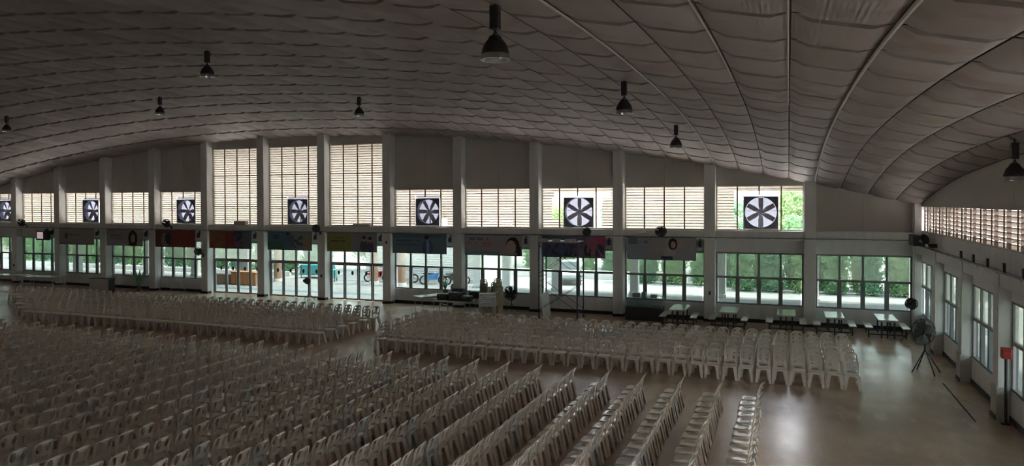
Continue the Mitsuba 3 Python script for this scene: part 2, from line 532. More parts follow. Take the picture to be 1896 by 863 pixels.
def upper_window(b):
    xa, xb = colx(b) + CW / 2, colx(b + 1) - CW / 2
    z0, z1 = Z_UB, (Z_TALL if b in DOORS else Z_UT)
    tall = "tall " if b in DOORS else ""
    w = new_window(f"{tall}beige louvred window high on the back wall, {ordinal(b + 3)} bay from the left end")
    y = YW + 0.02
    fr = [box(xa, xa + 0.05, y, y + 0.18, z0, z1), box(xb - 0.05, xb, y, y + 0.18, z0, z1), box(xa + .05, xb - .05, y, y + 0.18, z1 - 0.05, z1),
          box(xa + .05, xb - .05, y - 0.01, y + 0.18, z0, z0 + 0.05)]
    put("frame", cat(fr), "m_board", w)
    e = np.linspace(xa, xb, 5)
    fan = FAN_X.get(b)
    zc = 5.72
    for i, x in enumerate(e[1:-1]):
        lo_ = z0 + 0.05
        if fan and fan[0] - 0.02 < x < fan[1] + 0.02:
            lo_ = zc
        put("mullion", box(x - 0.028, x + 0.028, y - 0.02, y + 0.02, lo_, z1 - 0.05), "m_brown", w)
    if b in DOORS:
        for zr in (5.75, 7.05):
            if not (fan and zr < 5.9):
                put("crossbar", box(xa + .05, xb - .05, y - 0.012, y + 0.012, zr - 0.018, zr + 0.018), "m_brown", w)
    n = int((z1 - z0 - 0.1) / PITCH_Z) + 1
    for i in range(n):
        z = z0 + 0.05 + 0.01 + i * PITCH_Z
        gaps = []
        if fan:
            if b == 9:
                if z < 5.78:
                    gaps = [(-10.96 if z > 4.55 else -10.42, -8.42)]
                if z > 5.55 and z < 5.78:
                    gaps = [(-10.85, -8.0)]
            elif b == 11:
                if z < 5.82:
                    gaps = [(-2.30, xb)] if z > 4.5 else [(-2.15, xb)]
            elif z < 5.72:
                gaps = [(fan[0] - 0.03, fan[1] + 0.06)]
                if b == 7 and z < 4.55:
                    gaps = [(fan[0] - 0.03, fan[1] + 0.45)]
        spans = [(xa + 0.05, xb - 0.05)]
        for g0, g1 in gaps:
            spans = [s_ for q0, q1 in spans for s_ in ((q0, min(q1, g0)), (max(q0, g1), q1)) if s_[1] - s_[0] > 0.06]
        for q0, q1 in spans:
            put("slat", slat_mesh("x", q0, q1, y + 0.03, 1, z), "m_slat", w)
    if fan and b in (9, 11):
        for zr in (5.80, 5.02, 4.28):
            g0, g1 = (-2.25, xb) if b == 11 else (-10.9, -8.4)
            put("security_bar", box(g0, g1, y + 0.13, y + 0.142, zr - 0.006, zr + 0.006), "m_dark", w)


def exhaust_fan(b):
    fan = FAN_X[b]
    x0, x1 = fan
    z0, z1 = Z_UB + 0.06, 5.66
    cx, cz, R = (x0 + x1) / 2, (z0 + z1) / 2 + 0.02, (x1 - x0) / 2 - 0.06
    y0, y1 = YW + 0.04, YW + 0.44
    side = {-1: "at the far left edge", 1: "second fan from the left", 3: "third fan from the left", 5: "in the tall louvres over the doors", 7: "just right of the tall louvres",
            9: "in the bay above the blue scaffold", 11: "rightmost, before green foliage"}[b]
    t = thing("exhaust_fan", f"square dark exhaust fan in the louvred window, {side}", "exhaust fan", "exhaust fans in the high windows")
    fr = [box(x0, x1, y0, y1, z0, z0 + 0.03), box(x0, x1, y0, y1, z1 - 0.03, z1), box(x0, x0 + 0.03, y0, y1, z0 + .03, z1 - .03), box(x1 - 0.03, x1, y0, y1, z0 + .03, z1 - .03)]
    put("housing", cat(fr), "m_fan_trim", t)
    plate = sbox(x0 + 0.03, z0 + 0.03, x1 - 0.03, z1 - 0.03).difference(Point(cx, cz).buffer(R, 24))
    m = trimesh.creation.extrude_polygon(plate, 0.02, engine="earcut")
    m.apply_transform(trimesh.transformations.rotation_matrix(math.pi / 2, [1, 0, 0]))
    m.apply_translation((0, y0 + 0.04, 0))
    put("face_plate", m, "m_fan_box", t)
    a = np.arange(33) / 32 * 2 * math.pi
    v, f = [], []
    for i, an in enumerate(a):
        v += [(cx + R * math.cos(an), y0 + 0.03, cz + R * math.sin(an)), (cx + R * math.cos(an), y0 + 0.30, cz + R * math.sin(an))]
        if i:
            q = 2 * i
            f += [[q - 2, q - 1, q + 1], [q - 2, q + 1, q]]
    put("shroud", (np.array(v), np.array(f)), "m_fan_box", t, smooth=True)
    put("hub", moved(trimesh.creation.cylinder(radius=0.085, height=0.16, sections=14), (cx, y0 + 0.2, cz), rx=math.pi / 2), "m_fan_blade", t, smooth=30)
    rot = 0.0 if b in (9, 11) else 0.52
    for i in range(6):
        an = math.pi / 2 + i * math.pi / 3 + rot
        vv, L = [], R - 0.03
        for r, w_, tw in ((0.07, 0.07, 0.045), (L * 0.5, 0.105, 0.035), (L, 0.10, 0.02)):
            for sgn in (-1, 1):
                vv.append((r, sgn * tw, sgn * w_))
        vv = np.array(vv)
        ff = np.array([[0, 1, 3], [0, 3, 2], [2, 3, 5], [2, 5, 4]])
        vv = np.stack([vv[:, 0] * math.cos(an) - vv[:, 2] * math.sin(an) + cx, vv[:, 1] + y0 + 0.2, vv[:, 0] * math.sin(an) + vv[:, 2] * math.cos(an) + cz], 1)
        put("blade", (np.vstack([vv, vv + [0, 0.004, 0]]), np.vstack([ff, ff[:, ::-1] + 6])), "m_fan_blade", t)
    put("post", box(cx - 0.03, cx + 0.03, y0 + 0.29, y0 + 0.33, z0 + 0.03, cz), "m_fan_blade", t)
    if b not in (9, 11):
        put("top_sheet", box(x0, x1 + 0.05, y0 + 0.06, y0 + 0.066, z1 + 0.004, z1 + 0.13), "m_white_sheet", t)
    put("back_sheet", box(x0 + 0.03, x1 - 0.03, y1 - 0.012, y1 - 0.006, z0 + 0.03, z1 - 0.03), "m_white_sheet", t)


for b in range(-1, 12):
    upper_window(b)
for b in (-1, 1, 3, 5, 7, 9, 11):
    exhaust_fan(b)
for b in NB:
    if b in DOORS:
        continue
    w = new_window(f"four-light sash window low on the back wall, {ordinal(b + 3)} bay from the left end")
    xa, xb = colx(b) + CW / 2, colx(b + 1) - CW / 2
    lower_window(w, "x", xa, xb, YW + 0.03, 1, Z_SILL, Z_LT, Z_MID)

STICK = {4: (1.62,), 5: (1.62,), 6: (1.62,)}
for n_, b in enumerate(DOORS):
    xa, xb = colx(b) + CW / 2, colx(b + 1) - CW / 2
    d = f"door_{n_ + 1}"
    _used[d] = 1
    labels[d] = {"kind": "structure", "label": ["left", "middle", "right"][n_] + " bay of glass doors under the tall louvres in the back wall"}
    y = YW + 0.03
    put("frame", cat([box(xa, xa + 0.10, y, y + 0.12, 0, Z_LT), box(xb - 0.10, xb, y, y + 0.12, 0, Z_LT), box(xa + .1, xb - .1, y, y + 0.12, Z_LT - 0.07, Z_LT)]), "m_frame", d)
    put("transom_bar", box(xa + .1, xb - .1, y - 0.01, y + 0.11, 2.05 - 0.05, 2.05 + 0.05), "m_rail", d)
    e = np.linspace(xa + 0.06, xb - 0.06, 5)
    for x in e[1:-1]:
        put("mullion", box(x - 0.05, x + 0.05, y, y + 0.1, 2.10, Z_LT - 0.07), "m_frame", d)
    def sheet(x0, x1, za, zb, yy):
        return (np.array([(x0, yy, za), (x1, yy, za), (x1, yy, zb), (x0, yy, zb)], float), np.array([[0, 1, 2], [0, 2, 3]]))
    for i in range(4):
        put("transom_pane", sheet(e[i] + 0.05, e[i + 1] - 0.05, 2.10, Z_LT - 0.07, y + 0.05), "m_glass_film", d)
        x0, x1 = e[i] + 0.012, e[i + 1] - 0.012
        lf = put("leaf", cat([box(x0, x0 + 0.075, y + 0.01, y + 0.06, 0.01, 2.0), box(x1 - 0.075, x1, y + 0.01, y + 0.06, 0.01, 2.0),
                              box(x0 + .075, x1 - .075, y + 0.01, y + 0.06, 0.01, 0.10), box(x0 + .075, x1 - .075, y + 0.01, y + 0.06, 1.93, 2.0)]), "m_frame", d)
        put("pane", sheet(x0 + 0.075, x1 - 0.075, 0.10, 1.93, y + 0.035), "m_glass", lf)
        cx = (x0 + x1) / 2 + 0.05
        m = trimesh.creation.cylinder(radius=1.0, height=0.006, sections=16)
        m.apply_scale((0.075, 0.12, 1.0))
        m = moved(m, (cx, y + 0.027, 1.52), rx=math.pi / 2)
        put("sticker", m, "m_dark", lf)

# ------------------------------------------------------------------ right wall
RC = [29.14, 24.98, 20.98, 16.85, 12.7, 8.55, 4.4, 0.25]
CWR = 0.46
UB_R, UT_R = 4.18, 5.24
pr = [box(XW, XW + 0.2, 12.7, YW - 0.02, 0, 0.75), box(XW, XW + 0.2, YF - 0.2, 4.4, 0, 2.97), box(XW, XW + 0.2, YF - 0.2, YW - 0.02, 2.97, UB_R)]  # unseen doorways left open in the near bays to light floor and chairs
yy = np.linspace(YF, YW - 0.03, 24)
pg = Polygon([(YF, UT_R), (YW - 0.03, UT_R)] + [(y, float(ceil_z(XW, y)) + 0.03) for y in yy[::-1]]).buffer(0)
wall_right = struct("wall_right", cat(pr), "m_wall", "right-hand side wall with columns and dark framed windows")
ny = 8
for g in getattr(pg, "geoms", [pg]):
    m = trimesh.creation.extrude_polygon(g, 0.03, engine="earcut")
    m.apply_transform(np.array([[0, 0, 1, XW + 0.125], [1, 0, 0, 0], [0, 1, 0, 0], [0, 0, 0, 1.0]]))
    put("backing_sheet", m, "m_board", wall_right)
for g in getattr(pg, "geoms", [pg]):
    y0_, _, y1_, _ = g.bounds
    for e0, e1 in zip(np.linspace(y0_, y1_, ny + 1)[:-1], np.linspace(y0_, y1_, ny + 1)[1:]):
        c = g.intersection(sbox(e0 + 0.005, 0, e1 - 0.005, 20))
        for cc in getattr(c, "geoms", [c]):
            if cc.area < 0.02:
                continue
            m = trimesh.creation.extrude_polygon(cc, 0.1, engine="earcut")
            m.apply_transform(np.array([[0, 0, 1, XW + 0.02], [1, 0, 0, 0], [0, 1, 0, 0], [0, 0, 0, 1.0]]))
            put("infill_board", m, "m_board", wall_right)
for yc in RC:
    put("column", cbox(XC, XW + 0.18, yc - CWR / 2, yc + CWR / 2, 0.0, 3.62, 0.012), "m_wall", wall_right)
    put("plinth", cbox(XC - 0.035, XW - 0.005, yc - CWR / 2 - 0.03, yc + CWR / 2 + 0.03, 0.0, 0.82, 0.012), "m_board", wall_right)
put("beam", cbox(4.87, XW - 0.002, YF, D, 3.30, 3.66, 0.012), "m_wall", wall_right)
struct("baseboard_right", cat([box(XW - 0.03, XW - 0.004, a, b_, 0, 0.14) for a, b_ in zip([c + CWR / 2 + .03 for c in RC[4::-1]], [c - CWR / 2 - .03 for c in RC[3::-1]] + [D])]
                              + [box(XC - 0.05, XC - 0.036, yc - CWR / 2 - 0.04, yc + CWR / 2 + 0.04, 0, 0.12) for yc in RC]), "m_base", "black baseboard along the right wall")
struct("trim_1", box(4.28, 4.32, 20.4, 24.4, -0.01, 0.003), "m_base", "dark seam strip in the floor beside the right wall")
edges = [D + 0.2] + [None]
prev = YW - 0.12
for i, yc in enumerate(RC[:5]):
    a0, a1 = yc + CWR / 2, (prev if i == 0 else RC[i - 1] - CWR / 2)
    w = new_window(f"dark framed sash window in the right wall, {ordinal(i + 1)} bay from the far corner")
    lower_window(w, "y", a0, a1, XW + 0.03, 1, 0.75, 2.97, 1.94)
k_ = 0
ym = 33.30
louv = new_window("long band of beige louvres high along the right wall")
put("frame", cat([box(XW + 0.0, XW + 0.2, YF, YW - .02, UB_R, UB_R + 0.04), box(XW + 0.0, XW + 0.2, YF, YW - .02, UT_R - 0.04, UT_R)]), "m_board", louv)
while ym > YF + 0.3:
    y2 = max(ym - 1.185, YF + 0.2)
    put("mullion", box(XW + 0.0, XW + 0.03, y2 - 0.014, y2 + 0.014, UB_R + 0.04, UT_R - 0.04), "m_dark", louv)
    put("blind_strip", box(XW + 0.05, XW + 0.056, y2 + 0.70, y2 + 1.10, UB_R + 0.04, UT_R - 0.04), "m_strip", louv)
    for i in range(7):
        z = UB_R + 0.045 + i * 0.138
        put("slat", slat_mesh("y", y2 + 0.03, ym - 0.03, XW + 0.06, 1, z, 0.11, 0.128), "m_slat_pale", louv)
    ym = y2
put("wire", poly_tube([(XW - 0.012, y, UB_R + 0.30 - 0.10 * math.sin(math.pi * ((33.3 - y) % 1.185) / 1.185)) for y in np.linspace(10, 33.2, 120)], 0.007, 5), "m_dark", louv)

# left and front walls (outside the picture)
yy = np.linspace(YF, YW + 0.2, 24)
pgl = Polygon([(YF, 0), (YW + 0.2, 0)] + [(y, float(ceil_z(XL, y)) + 0.05) for y in yy[::-1]])
m = trimesh.creation.extrude_polygon(pgl, 0.2, engine="earcut")
m.apply_transform(np.array([[0, 0, 1, XL - 0.2], [1, 0, 0, 0], [0, 1, 0, 0], [0, 0, 0, 1.0]]))
struct("wall_left", m, "m_wall", "plain end wall at the left of the hall")
xx = np.linspace(XL - 0.2, XW + 0.2, 40)
pgf = Polygon([(XL - 0.2, 0), (XW + 0.2, 0)] + [(x, float(ceil_z(x, YF)) + 0.05) for x in xx[::-1]])
for b in (2,):
    pgf = pgf.difference(sbox(colx(b) + 0.9, 0.8, colx(b + 1) - 0.9, 3.1))  # unseen opening, added to brighten the chairs
m = trimesh.creation.extrude_polygon(pgf, 0.2, engine="earcut")
m.apply_transform(trimesh.transformations.rotation_matrix(math.pi / 2, [1, 0, 0]))
m.apply_translation((0, YF, 0))
struct("wall_front", m, "m_wall", "front wall behind the camera with one opening added for light")

# ------------------------------------------------------------------ monobloc chair (front = -y)
def chair_parts():
    out = {}
    # seat: rounded, dished, with a turned-down rim
    n = 20
    a = np.arange(n) / n * 2 * math.pi

    def loop(wf, wr, d0, d1, z, zf):
        v = []
        for an in a:
            c, s_ = math.cos(an), math.sin(an)
            e = 2 / 5.0
            px = np.sign(c) * abs(c) ** e
            py = np.sign(s_) * abs(s_) ** e
            yv = (d0 + d1) / 2 + py * (d1 - d0) / 2
            tt = (yv - d0) / (d1 - d0)
            v.append((px * (wf * (1 - tt) + wr * tt) / 2, yv, z + (zf if py < -0.8 else 0)))
        return v
    rings = [loop(0.15, 0.14, -0.10, 0.10, 0.418, 0), loop(0.36, 0.33, -0.18, 0.17, 0.430, -0.004), loop(0.42, 0.39, -0.215, 0.20, 0.424, -0.008),
             loop(0.425, 0.395, -0.22, 0.205, 0.385, 0)]
    v = [(0, 0, 0.417)] + [p for r in rings for p in r]
    f = [[0, 1 + i, 1 + (i + 1) % n] for i in range(n)]
    for q in range(3):
        for i in range(n):
            A, B = 1 + q * n + i, 1 + q * n + (i + 1) % n
            f += [[A, A + n, B + n], [A, B + n, B]]
    out["seat"] = (trimesh.Trimesh(np.array(v), f, process=False), 40)
    # back: arch with two upper openings and a lower slot, leaning back and curved
    arch = Polygon([(-0.185, 0.0), (0.185, 0.0), (0.20, 0.22), (0.192, 0.33)] + [(0.192 * math.cos(t), 0.33 + 0.125 * math.sin(t)) for t in np.linspace(0.25, math.pi - 0.25, 9)]
                   + [(-0.192, 0.33), (-0.20, 0.22)])
    hole = affinity.scale(Point(0, 0).buffer(1, 3), 0.042, 0.085)
    hole = affinity.rotate(hole, -10)
    hole = affinity.rotate(affinity.scale(Point(0, 0).buffer(1, 3), 0.056, 0.105), -6)
    pl = arch.difference(affinity.translate(hole, 0.104, 0.285)).difference(affinity.translate(affinity.scale(hole, -1, 1), -0.104, 0.285))
    pl = pl.difference(sbox(-0.11, 0.035, 0.11, 0.095).buffer(0.02, 2))
    m = trimesh.creation.extrude_polygon(pl, 0.016, engine="earcut")
    q = m.vertices.copy()
    h = q[:, 1]
    m.vertices = np.stack([q[:, 0], 0.178 + 0.12 * h + 0.50 * h * h + 1.2 * np.maximum(h - 0.33, 0) ** 2 - 0.9 * q[:, 0] ** 2 * np.clip(h * 3, 0, 1) + 0.01 - q[:, 2], 0.405 + h], 1)
    m.fix_normals()
    out["backrest"] = (m, False)

    def leg(top, bot, wt, wb, sx, sy):
        a_, b_ = np.array(top), np.array(bot)
        ms = []
        for ax in (0, 1):
            pts = []
            for c, w_ in ((a_, wt), (b_, wb)):
                for t_ in (0, 1):
                    for u_ in (0, 1):
                        o = np.zeros(3)
                        o[ax] = -w_ * t_ * (sx if ax == 0 else sy)
                        o[1 - ax] = -0.010 * u_ * (sy if ax == 0 else sx)
                        pts.append(c + o)
            ms.append(hull(pts))
        return cat(ms)
    for i, (sx, sy) in enumerate(((-1, -1), (1, -1), (-1, 1), (1, 1))):
        top = (sx * 0.205, -0.21 if sy < 0 else 0.205, 0.405)
        bot = (sx * 0.225, -0.245 if sy < 0 else 0.30, 0.0)
        out["leg" if i == 0 else f"leg_{i:03d}"] = (leg(top, bot, 0.11 if sy < 0 else 0.15, 0.065 if sy < 0 else 0.11, sx, sy), False)
    return out


CP = chair_parts()
scene["chair_group"] = {"type": "shapegroup", **{k: ply(m, "m_chair", smooth=s_) for k, (m, s_) in CP.items()}}
whole = cat([m for m, _ in CP.values()])
scene["stack_group"] = {"type": "shapegroup", "chair": ply(whole, "m_cream", smooth=False)}

rng = np.random.default_rng(11)
chairs = []     # (x, y, rz, description)


def in_frame(x, y, mx=90, my=60):
    q = np.array([x, y, 0.4]) - np.array([0, 0, CAM_H])
    z = q @ fwd
    if z < 1:
        return False, z
    u, v = 948 + FPX * (q @ rgt) / z, 393.36 - FPX * (q @ upr) / z
    return (-mx < u < 1896 + mx and v < 863 + my), z


for i in range(0, 34):
    for j in range(0, 26):
        x, y = -0.90 - 0.985 * i, 19.08 - 0.50 * j
        chairs.append((x, y, -math.pi / 2, f"white plastic chair, {ordinal(j + 1)} from the far end of the {ordinal(i + 1)} front-block row from the right", 0))
rows_r = ["back", "fifth", "fourth", "third", "second", "front"]
for r in range(6):
    for c in range(34):
        x, y = 1.74 - 0.49 * c, 26.74 - 0.794 * r
        if r == 5 and c == 33:
            continue
        chairs.append((x, y, 0.0, f"white plastic chair, {ordinal(c + 1)} from the right in row {6 - r} of the right far block", 1))
for r in range(6):
    for c in range(56):
        x, y = -16.95 - 0.49 * c, 26.9 - 0.794 * r
        if x < -33.2 - 0.9 * (5 - r) * 1.6:
            continue
        chairs.append((x, y, 0.0, f"white plastic chair, {ordinal(c + 1)} from the right in row {6 - r} of the left far block", 2))
vis = []
for c in chairs:
    ok, z = in_frame(c[0], c[1])
    if ok:
        vis.append((z, c))
vis.sort(key=lambda t: t[0])
GRP = "white plastic chairs in the rows of the hall"
mv, mf, off = [], [], 0
wv, wf = np.array(whole.vertices), np.array(whole.faces)
for n_, (z, (x, y, rz, lab, blk)) in enumerate(vis):
    jx, jy, jr = rng.normal(0, 0.012), rng.normal(0, 0.008), rng.normal(0, 0.022)
    x, y, rz = x + jx, y + jy, rz + jr
    if n_ < 300:
        key = numbered("plastic_chair")
        scene[key] = {"type": "instance", "to_world": T().translate([float(x), float(y), 0.0]).rotate([0, 0, 1], math.degrees(rz)), "group": {"type": "ref", "id": "chair_group"}}
        labels[key] = {"label": lab, "category": "chair", "group": GRP}
    else:
        c, s_ = math.cos(rz), math.sin(rz)
        v = wv @ np.array([[c, s_, 0], [-s_, c, 0], [0, 0, 1.0]]) + [x, y, 0]
        mv.append(v)
        mf.append(wf + off)
        off += len(v)
k = put("plastic_chairs", (np.vstack(mv), np.vstack(mf)), "m_chair")
tag(k, "hundreds of white plastic chairs in long rows across the middle and back of the hall", "chair", kind="stuff")

# ------------------------------------------------------------------ high-bay lamps
LAMPS = [(-3.93, 9.5, "largest hanging lamp, top centre of the ceiling"), (-16.33, 16.8, "hanging lamp over the middle of the front chair rows, upper left"),
         (-26.37, 24.3, "small hanging lamp left of the tall louvres"), (-16.36, 25.0, "small hanging lamp before the top of the tall louvres"),
         (-3.73, 17.2, "hanging lamp right of centre, second largest"), (-3.63, 25.1, "small hanging lamp near the column beside the rightmost fan"),
         (-36.4, 24.2, "hanging lamp at the far left edge"), (4.35, 17.5, "hanging lamp under the ceiling by the right wall")]
for x, y, lab in LAMPS:
    zc = float(ceil_z(x, y)) + 0.02
    zb = zc - 0.88
    t = thing("hanging_lamp", "black high-bay lamp, " + lab, "lamp", "high-bay lamps under the ceiling")
    shell = lathe([(0.04, 0.36), (0.085, 0.34), (0.10, 0.30), (0.15, 0.24), (0.185, 0.16), (0.20, 0.09), (0.203, 0.08), (0.194, 0.085), (0.145, 0.22), (0.09, 0.29), (0.0, 0.30)], 24)
    put("shade", moved(shell, (x, y, zb)), "m_lamp_shell", t, smooth=30)
    rim = lathe([(0.190, 0.09), (0.203, 0.078), (0.213, 0.0), (0.207, 0.0), (0.196, 0.075), (0.19, 0.088)], 24)
    put("reflector", moved(rim, (x, y, zb)), "m_lamp_mirror", t, smooth=30)
    put("bulb", moved(lathe([(0.0, 0.10), (0.035, 0.12), (0.05, 0.17), (0.03, 0.24), (0.02, 0.29)], 12), (x, y, zb)), "m_white", t, smooth=True)
    put("ballast", cbox(x - 0.065, x + 0.065, y - 0.06, y + 0.06, zb + 0.44, zb + 0.78, 0.008), "m_lamp_shell", t)
    put("hook", cat([tube((x, y, zb + 0.34), (x, y, zb + 0.45), 0.012), tube((x - .05, y, zb + 0.33), (x, y, zb + 0.44), 0.008), tube((x + .05, y, zb + 0.33), (x, y, zb + 0.44), 0.008)]), "m_lamp_shell", t)
    put("rod", tube((x, y, zb + 0.73), (x, y, zc + 0.02), 0.014), "m_lamp_shell", t)

# ------------------------------------------------------------------ banners
def banner_mat(key, x0, x1, z0, z1, base, shapes):
    def fn(p, n, uv):
        u, v = (p.x - x0) / (x1 - x0), (p.z - z0) / (z1 - z0)
        c = mi.Color3f(base)
        for sh in shapes:
            kind, a, col = sh[0], sh[1], sh[2]
            if kind == "r":
                m_ = (u > a[0]) & (u < a[1]) & (v > a[2]) & (v < a[3])
            elif kind == "e":
                m_ = dr.square((u - a[0]) / a[2]) + dr.square((v - a[1]) / a[3]) < 1
            elif kind == "t":      # a line of unreadable print
                wl = noise(u * a[4], a[2] * 37.0, 1.0)
                m_ = (u > a[0]) & (u < a[1]) & (dr.abs(v - a[2]) < a[3]) & (wl > 0.36)
            elif kind == "g":      # printed blend from one ink to the next across the banner
                t_ = smoothstep(a[0], a[1], u)
                c = c * (1 - t_) + mi.Color3f(col) * t_
                continue
            elif kind == "n":      # printed crowd
                m_ = (u > a[0]) & (u < a[1]) & (v > a[2]) & (v < a[3]) & (noise(u * a[4], v * 6.0, a[5]) > 0.56)
            c = dr.select(m_, mi.Color3f(col), c)
        return c
    mat(key, base_color=fn, roughness=0.5, specular=0.35)


SK, HR = (0.42, 0.30, 0.25), (0.03, 0.025, 0.03)
BN = {
    1: ((0.30, 0.30, 0.31), [("e", (0.20, 0.55, 0.05, 0.2), (0.1, 0.1, 0.1)), ("t", (0.3, 0.6, 0.62, 0.05, 40), (0.16, 0.16, 0.17)), ("r", (0, 1, 0, 0.06), (0.3, 0.12, 0.12))],
        "dull grey banner with a small dark figure"),
    2: ((0.33, 0.33, 0.33), [("t", (0.1, 0.45, 0.62, 0.05, 40), (0.15, 0.15, 0.15)), ("t", (0.1, 0.42, 0.45, 0.03, 60), (0.18, 0.18, 0.18)), ("e", (0.73, 0.45, 0.125, 0.52), HR), ("e", (0.73, 0.45, 0.06, 0.26), SK), ("e", (0.73, 0.0, 0.14, 0.12), HR)],
        "grey banner with a dark-haired woman's head"),
    3: ((0.20, 0.05, 0.04), [("r", (0, 0.15, 0, 1), (0.15, 0.05, 0.03)), ("e", (0.24, 0.35, 0.09, 0.5), (0.20, 0.22, 0.27)), ("e", (0.33, 0.5, 0.08, 0.34), (0.04, 0.04, 0.05)), ("t", (0.48, 0.9, 0.62, 0.05, 40), (0.22, 0.05, 0.04))],
        "dark red banner with a grey figure"),
    4: ((0.22, 0.10, 0.06), [("r", (0.38, 0.58, 0, 1), (0.22, 0.045, 0.04)), ("r", (0.58, 0.79, 0, 1), (0.035, 0.05, 0.09)), ("r", (0.79, 1, 0, 1), (0.08, 0.17, 0.20)), ("n", (0.02, 0.38, 0.05, 0.75, 14, 3), (0.30, 0.16, 0.06)), ("e", (0.08, 0.25, 0.06, 0.16), (0.35, 0.03, 0.03)), ("n", (0.6, 1.0, 0.05, 0.8, 18, 6), (0.16, 0.13, 0.16))],
        "banner in panels of orange, red, black and teal"),
    5: ((0.09, 0.18, 0.24), [("g", (0.5, 0.62), (0.22, 0.25, 0.26)), ("r", (0, 0.38, 0, 0.45), (0.06, 0.18, 0.12)), ("r", (0.12, 0.26, 0.6, 0.85), (0.05, 0.10, 0.19)), ("r", (0.5, 0.6, 0.2, 0.8), (0.10, 0.13, 0.22)), ("e", (0.46, 0.9, 0.04, 0.1), HR), ("n", (0.6, 0.8, 0.1, 0.8, 16, 2), (0.06, 0.10, 0.13)), ("e", (0.89, 0.5, 0.045, 0.42), (0.34, 0.20, 0.07))],
        "blue and green banner with an amber bottle shape"),
    6: ((0.25, 0.26, 0.09), [("r", (0.5, 1, 0, 1), (0.25, 0.25, 0.29)), ("t", (0.08, 0.42, 0.55, 0.05, 34), (0.10, 0.11, 0.04)), ("t", (0.15, 0.36, 0.75, 0.03, 44), (0.12, 0.13, 0.05)), ("e", (0.745, 0.3, 0.075, 0.32), (0.07, 0.08, 0.14)), ("e", (0.87, 0.25, 0.07, 0.34), (0.08, 0.09, 0.15)), ("e", (0.745, 0.68, 0.035, 0.15), SK), ("e", (0.865, 0.64, 0.035, 0.15), SK), ("e", (0.745, 0.77, 0.038, 0.09), HR), ("e", (0.865, 0.73, 0.04, 0.09), HR)],
        "olive and grey banner with two people"),
    7: ((0.15, 0.22, 0.29), [("r", (0, 1, 0.82, 1), (0.10, 0.17, 0.23)), ("t", (0.07, 0.52, 0.65, 0.04, 40), (0.07, 0.13, 0.22)), ("t", (0.07, 0.5, 0.45, 0.03, 50), (0.08, 0.14, 0.22)), ("e", (0.655, 0.3, 0.10, 0.42), (0.05, 0.13, 0.30)), ("r", (0.635, 0.685, 0, 0.6), (0.36, 0.38, 0.40)), ("e", (0.645, 0.72, 0.028, 0.14), SK), ("e", (0.635, 0.83, 0.042, 0.11), HR)],
        "pale blue banner with a man in a blue jacket"),
    8: ((0.36, 0.35, 0.39), [("t", (0.03, 0.42, 0.80, 0.07, 30), (0.20, 0.17, 0.24)), ("t", (0.03, 0.46, 0.60, 0.045, 14), (0.46, 0.18, 0.16)), ("t", (0.28, 0.48, 0.47, 0.04, 14), (0.46, 0.2, 0.13)), ("n", (0.5, 0.66, 0.3, 0.75, 22, 5), (0.44, 0.36, 0.28)), ("e", (0.84, 0.5, 0.115, 0.42), HR), ("r", (0.91, 0.98, 0, 0.45), HR), ("e", (0.81, 0.38, 0.085, 0.38), (0.46, 0.36, 0.37)), ("r", (0, 0.6, 0, 0.2), (0.22, 0.30, 0.36))],
        "pale lilac banner with a dark-haired woman's face"),
    9: ((0.10, 0.13, 0.24), [("g", (0.4, 0.75), (0.26, 0.16, 0.22)), ("r", (0.83, 1.0, 0.66, 1.0), (0.42, 0.07, 0.16)), ("e", (0.82, 0.72, 0.07, 0.24), (0.40, 0.10, 0.20)), ("n", (0.02, 0.98, 0.05, 0.62, 30, 4), (0.06, 0.055, 0.09)), ("e", (0.80, 0.3, 0.02, 0.3), (0.30, 0.18, 0.15))],
        "navy to crimson banner with a crowd behind the scaffold"),
    10: ((0.34, 0.35, 0.38), [("r", (0, 0.35, 0, 0.62), (0.30, 0.34, 0.40)), ("r", (0.02, 0.16, 0.68, 0.97), (0.12, 0.20, 0.27)), ("t", (0.19, 0.31, 0.80, 0.06, 26), (0.13, 0.18, 0.26)), ("e", (0.46, 0.46, 0.15, 0.11), (0.42, 0.36, 0.32)), ("e", (0.62, 0.33, 0.09, 0.24), (0.44, 0.43, 0.44)), ("e", (0.76, 0.62, 0.10, 0.07), (0.44, 0.35, 0.31)), ("e", (0.79, 0.78, 0.03, 0.16), (0.44, 0.35, 0.31)), ("e", (0.67, 0.72, 0.065, 0.27), HR), ("e", (0.675, 0.68, 0.035, 0.16), SK), ("r", (0.50, 0.67, 0, 0.16), (0.04, 0.06, 0.13))],
         "pale grey-blue banner with a reclining woman in white")}
BX = {1: (-44.91, -41.73), 2: (-40.62, -37.53), 3: (-36.49, -33.3), 4: (-32.21, -29.07), 5: (-27.91, -24.85), 6: (-23.84, -20.65), 7: (-19.68, -16.48), 8: (-15.44, -12.31), 9: (-11.27, -8.11), 10: (-7.06, -3.9)}
for b, (base, shapes, lab) in BN.items():
    x0, x1 = BX[b]
    z0, z1 = 2.77, 3.77
    banner_mat(f"m_banner_{b}", x0, x1, z0, z1, base, shapes)
    t = thing("banner", lab + ", hung on the back wall", "banner", "advertising banners along the back wall")
    yb = D - 0.115
    put("cloth", box(x0, x1, yb - 0.004, yb + 0.004, z0, z1), f"m_banner_{b}", t)
    put("rod", tube((x0 - 0.03, yb, z1 + 0.012), (x1 + 0.03, yb, z1 + 0.012), 0.014, 6), "m_dark", t)
    put("hem_bar", tube((x0, yb, z0 - 0.010), (x1, yb, z0 - 0.010), 0.011, 6), "m_dark", t)
    for xx_ in (x0 + 0.3, x1 - 0.3):
        put("bracket", box(xx_ - 0.012, xx_ + 0.012, yb, D + 0.065, z1 + 0.005, z1 + 0.03), "m_dark", t)

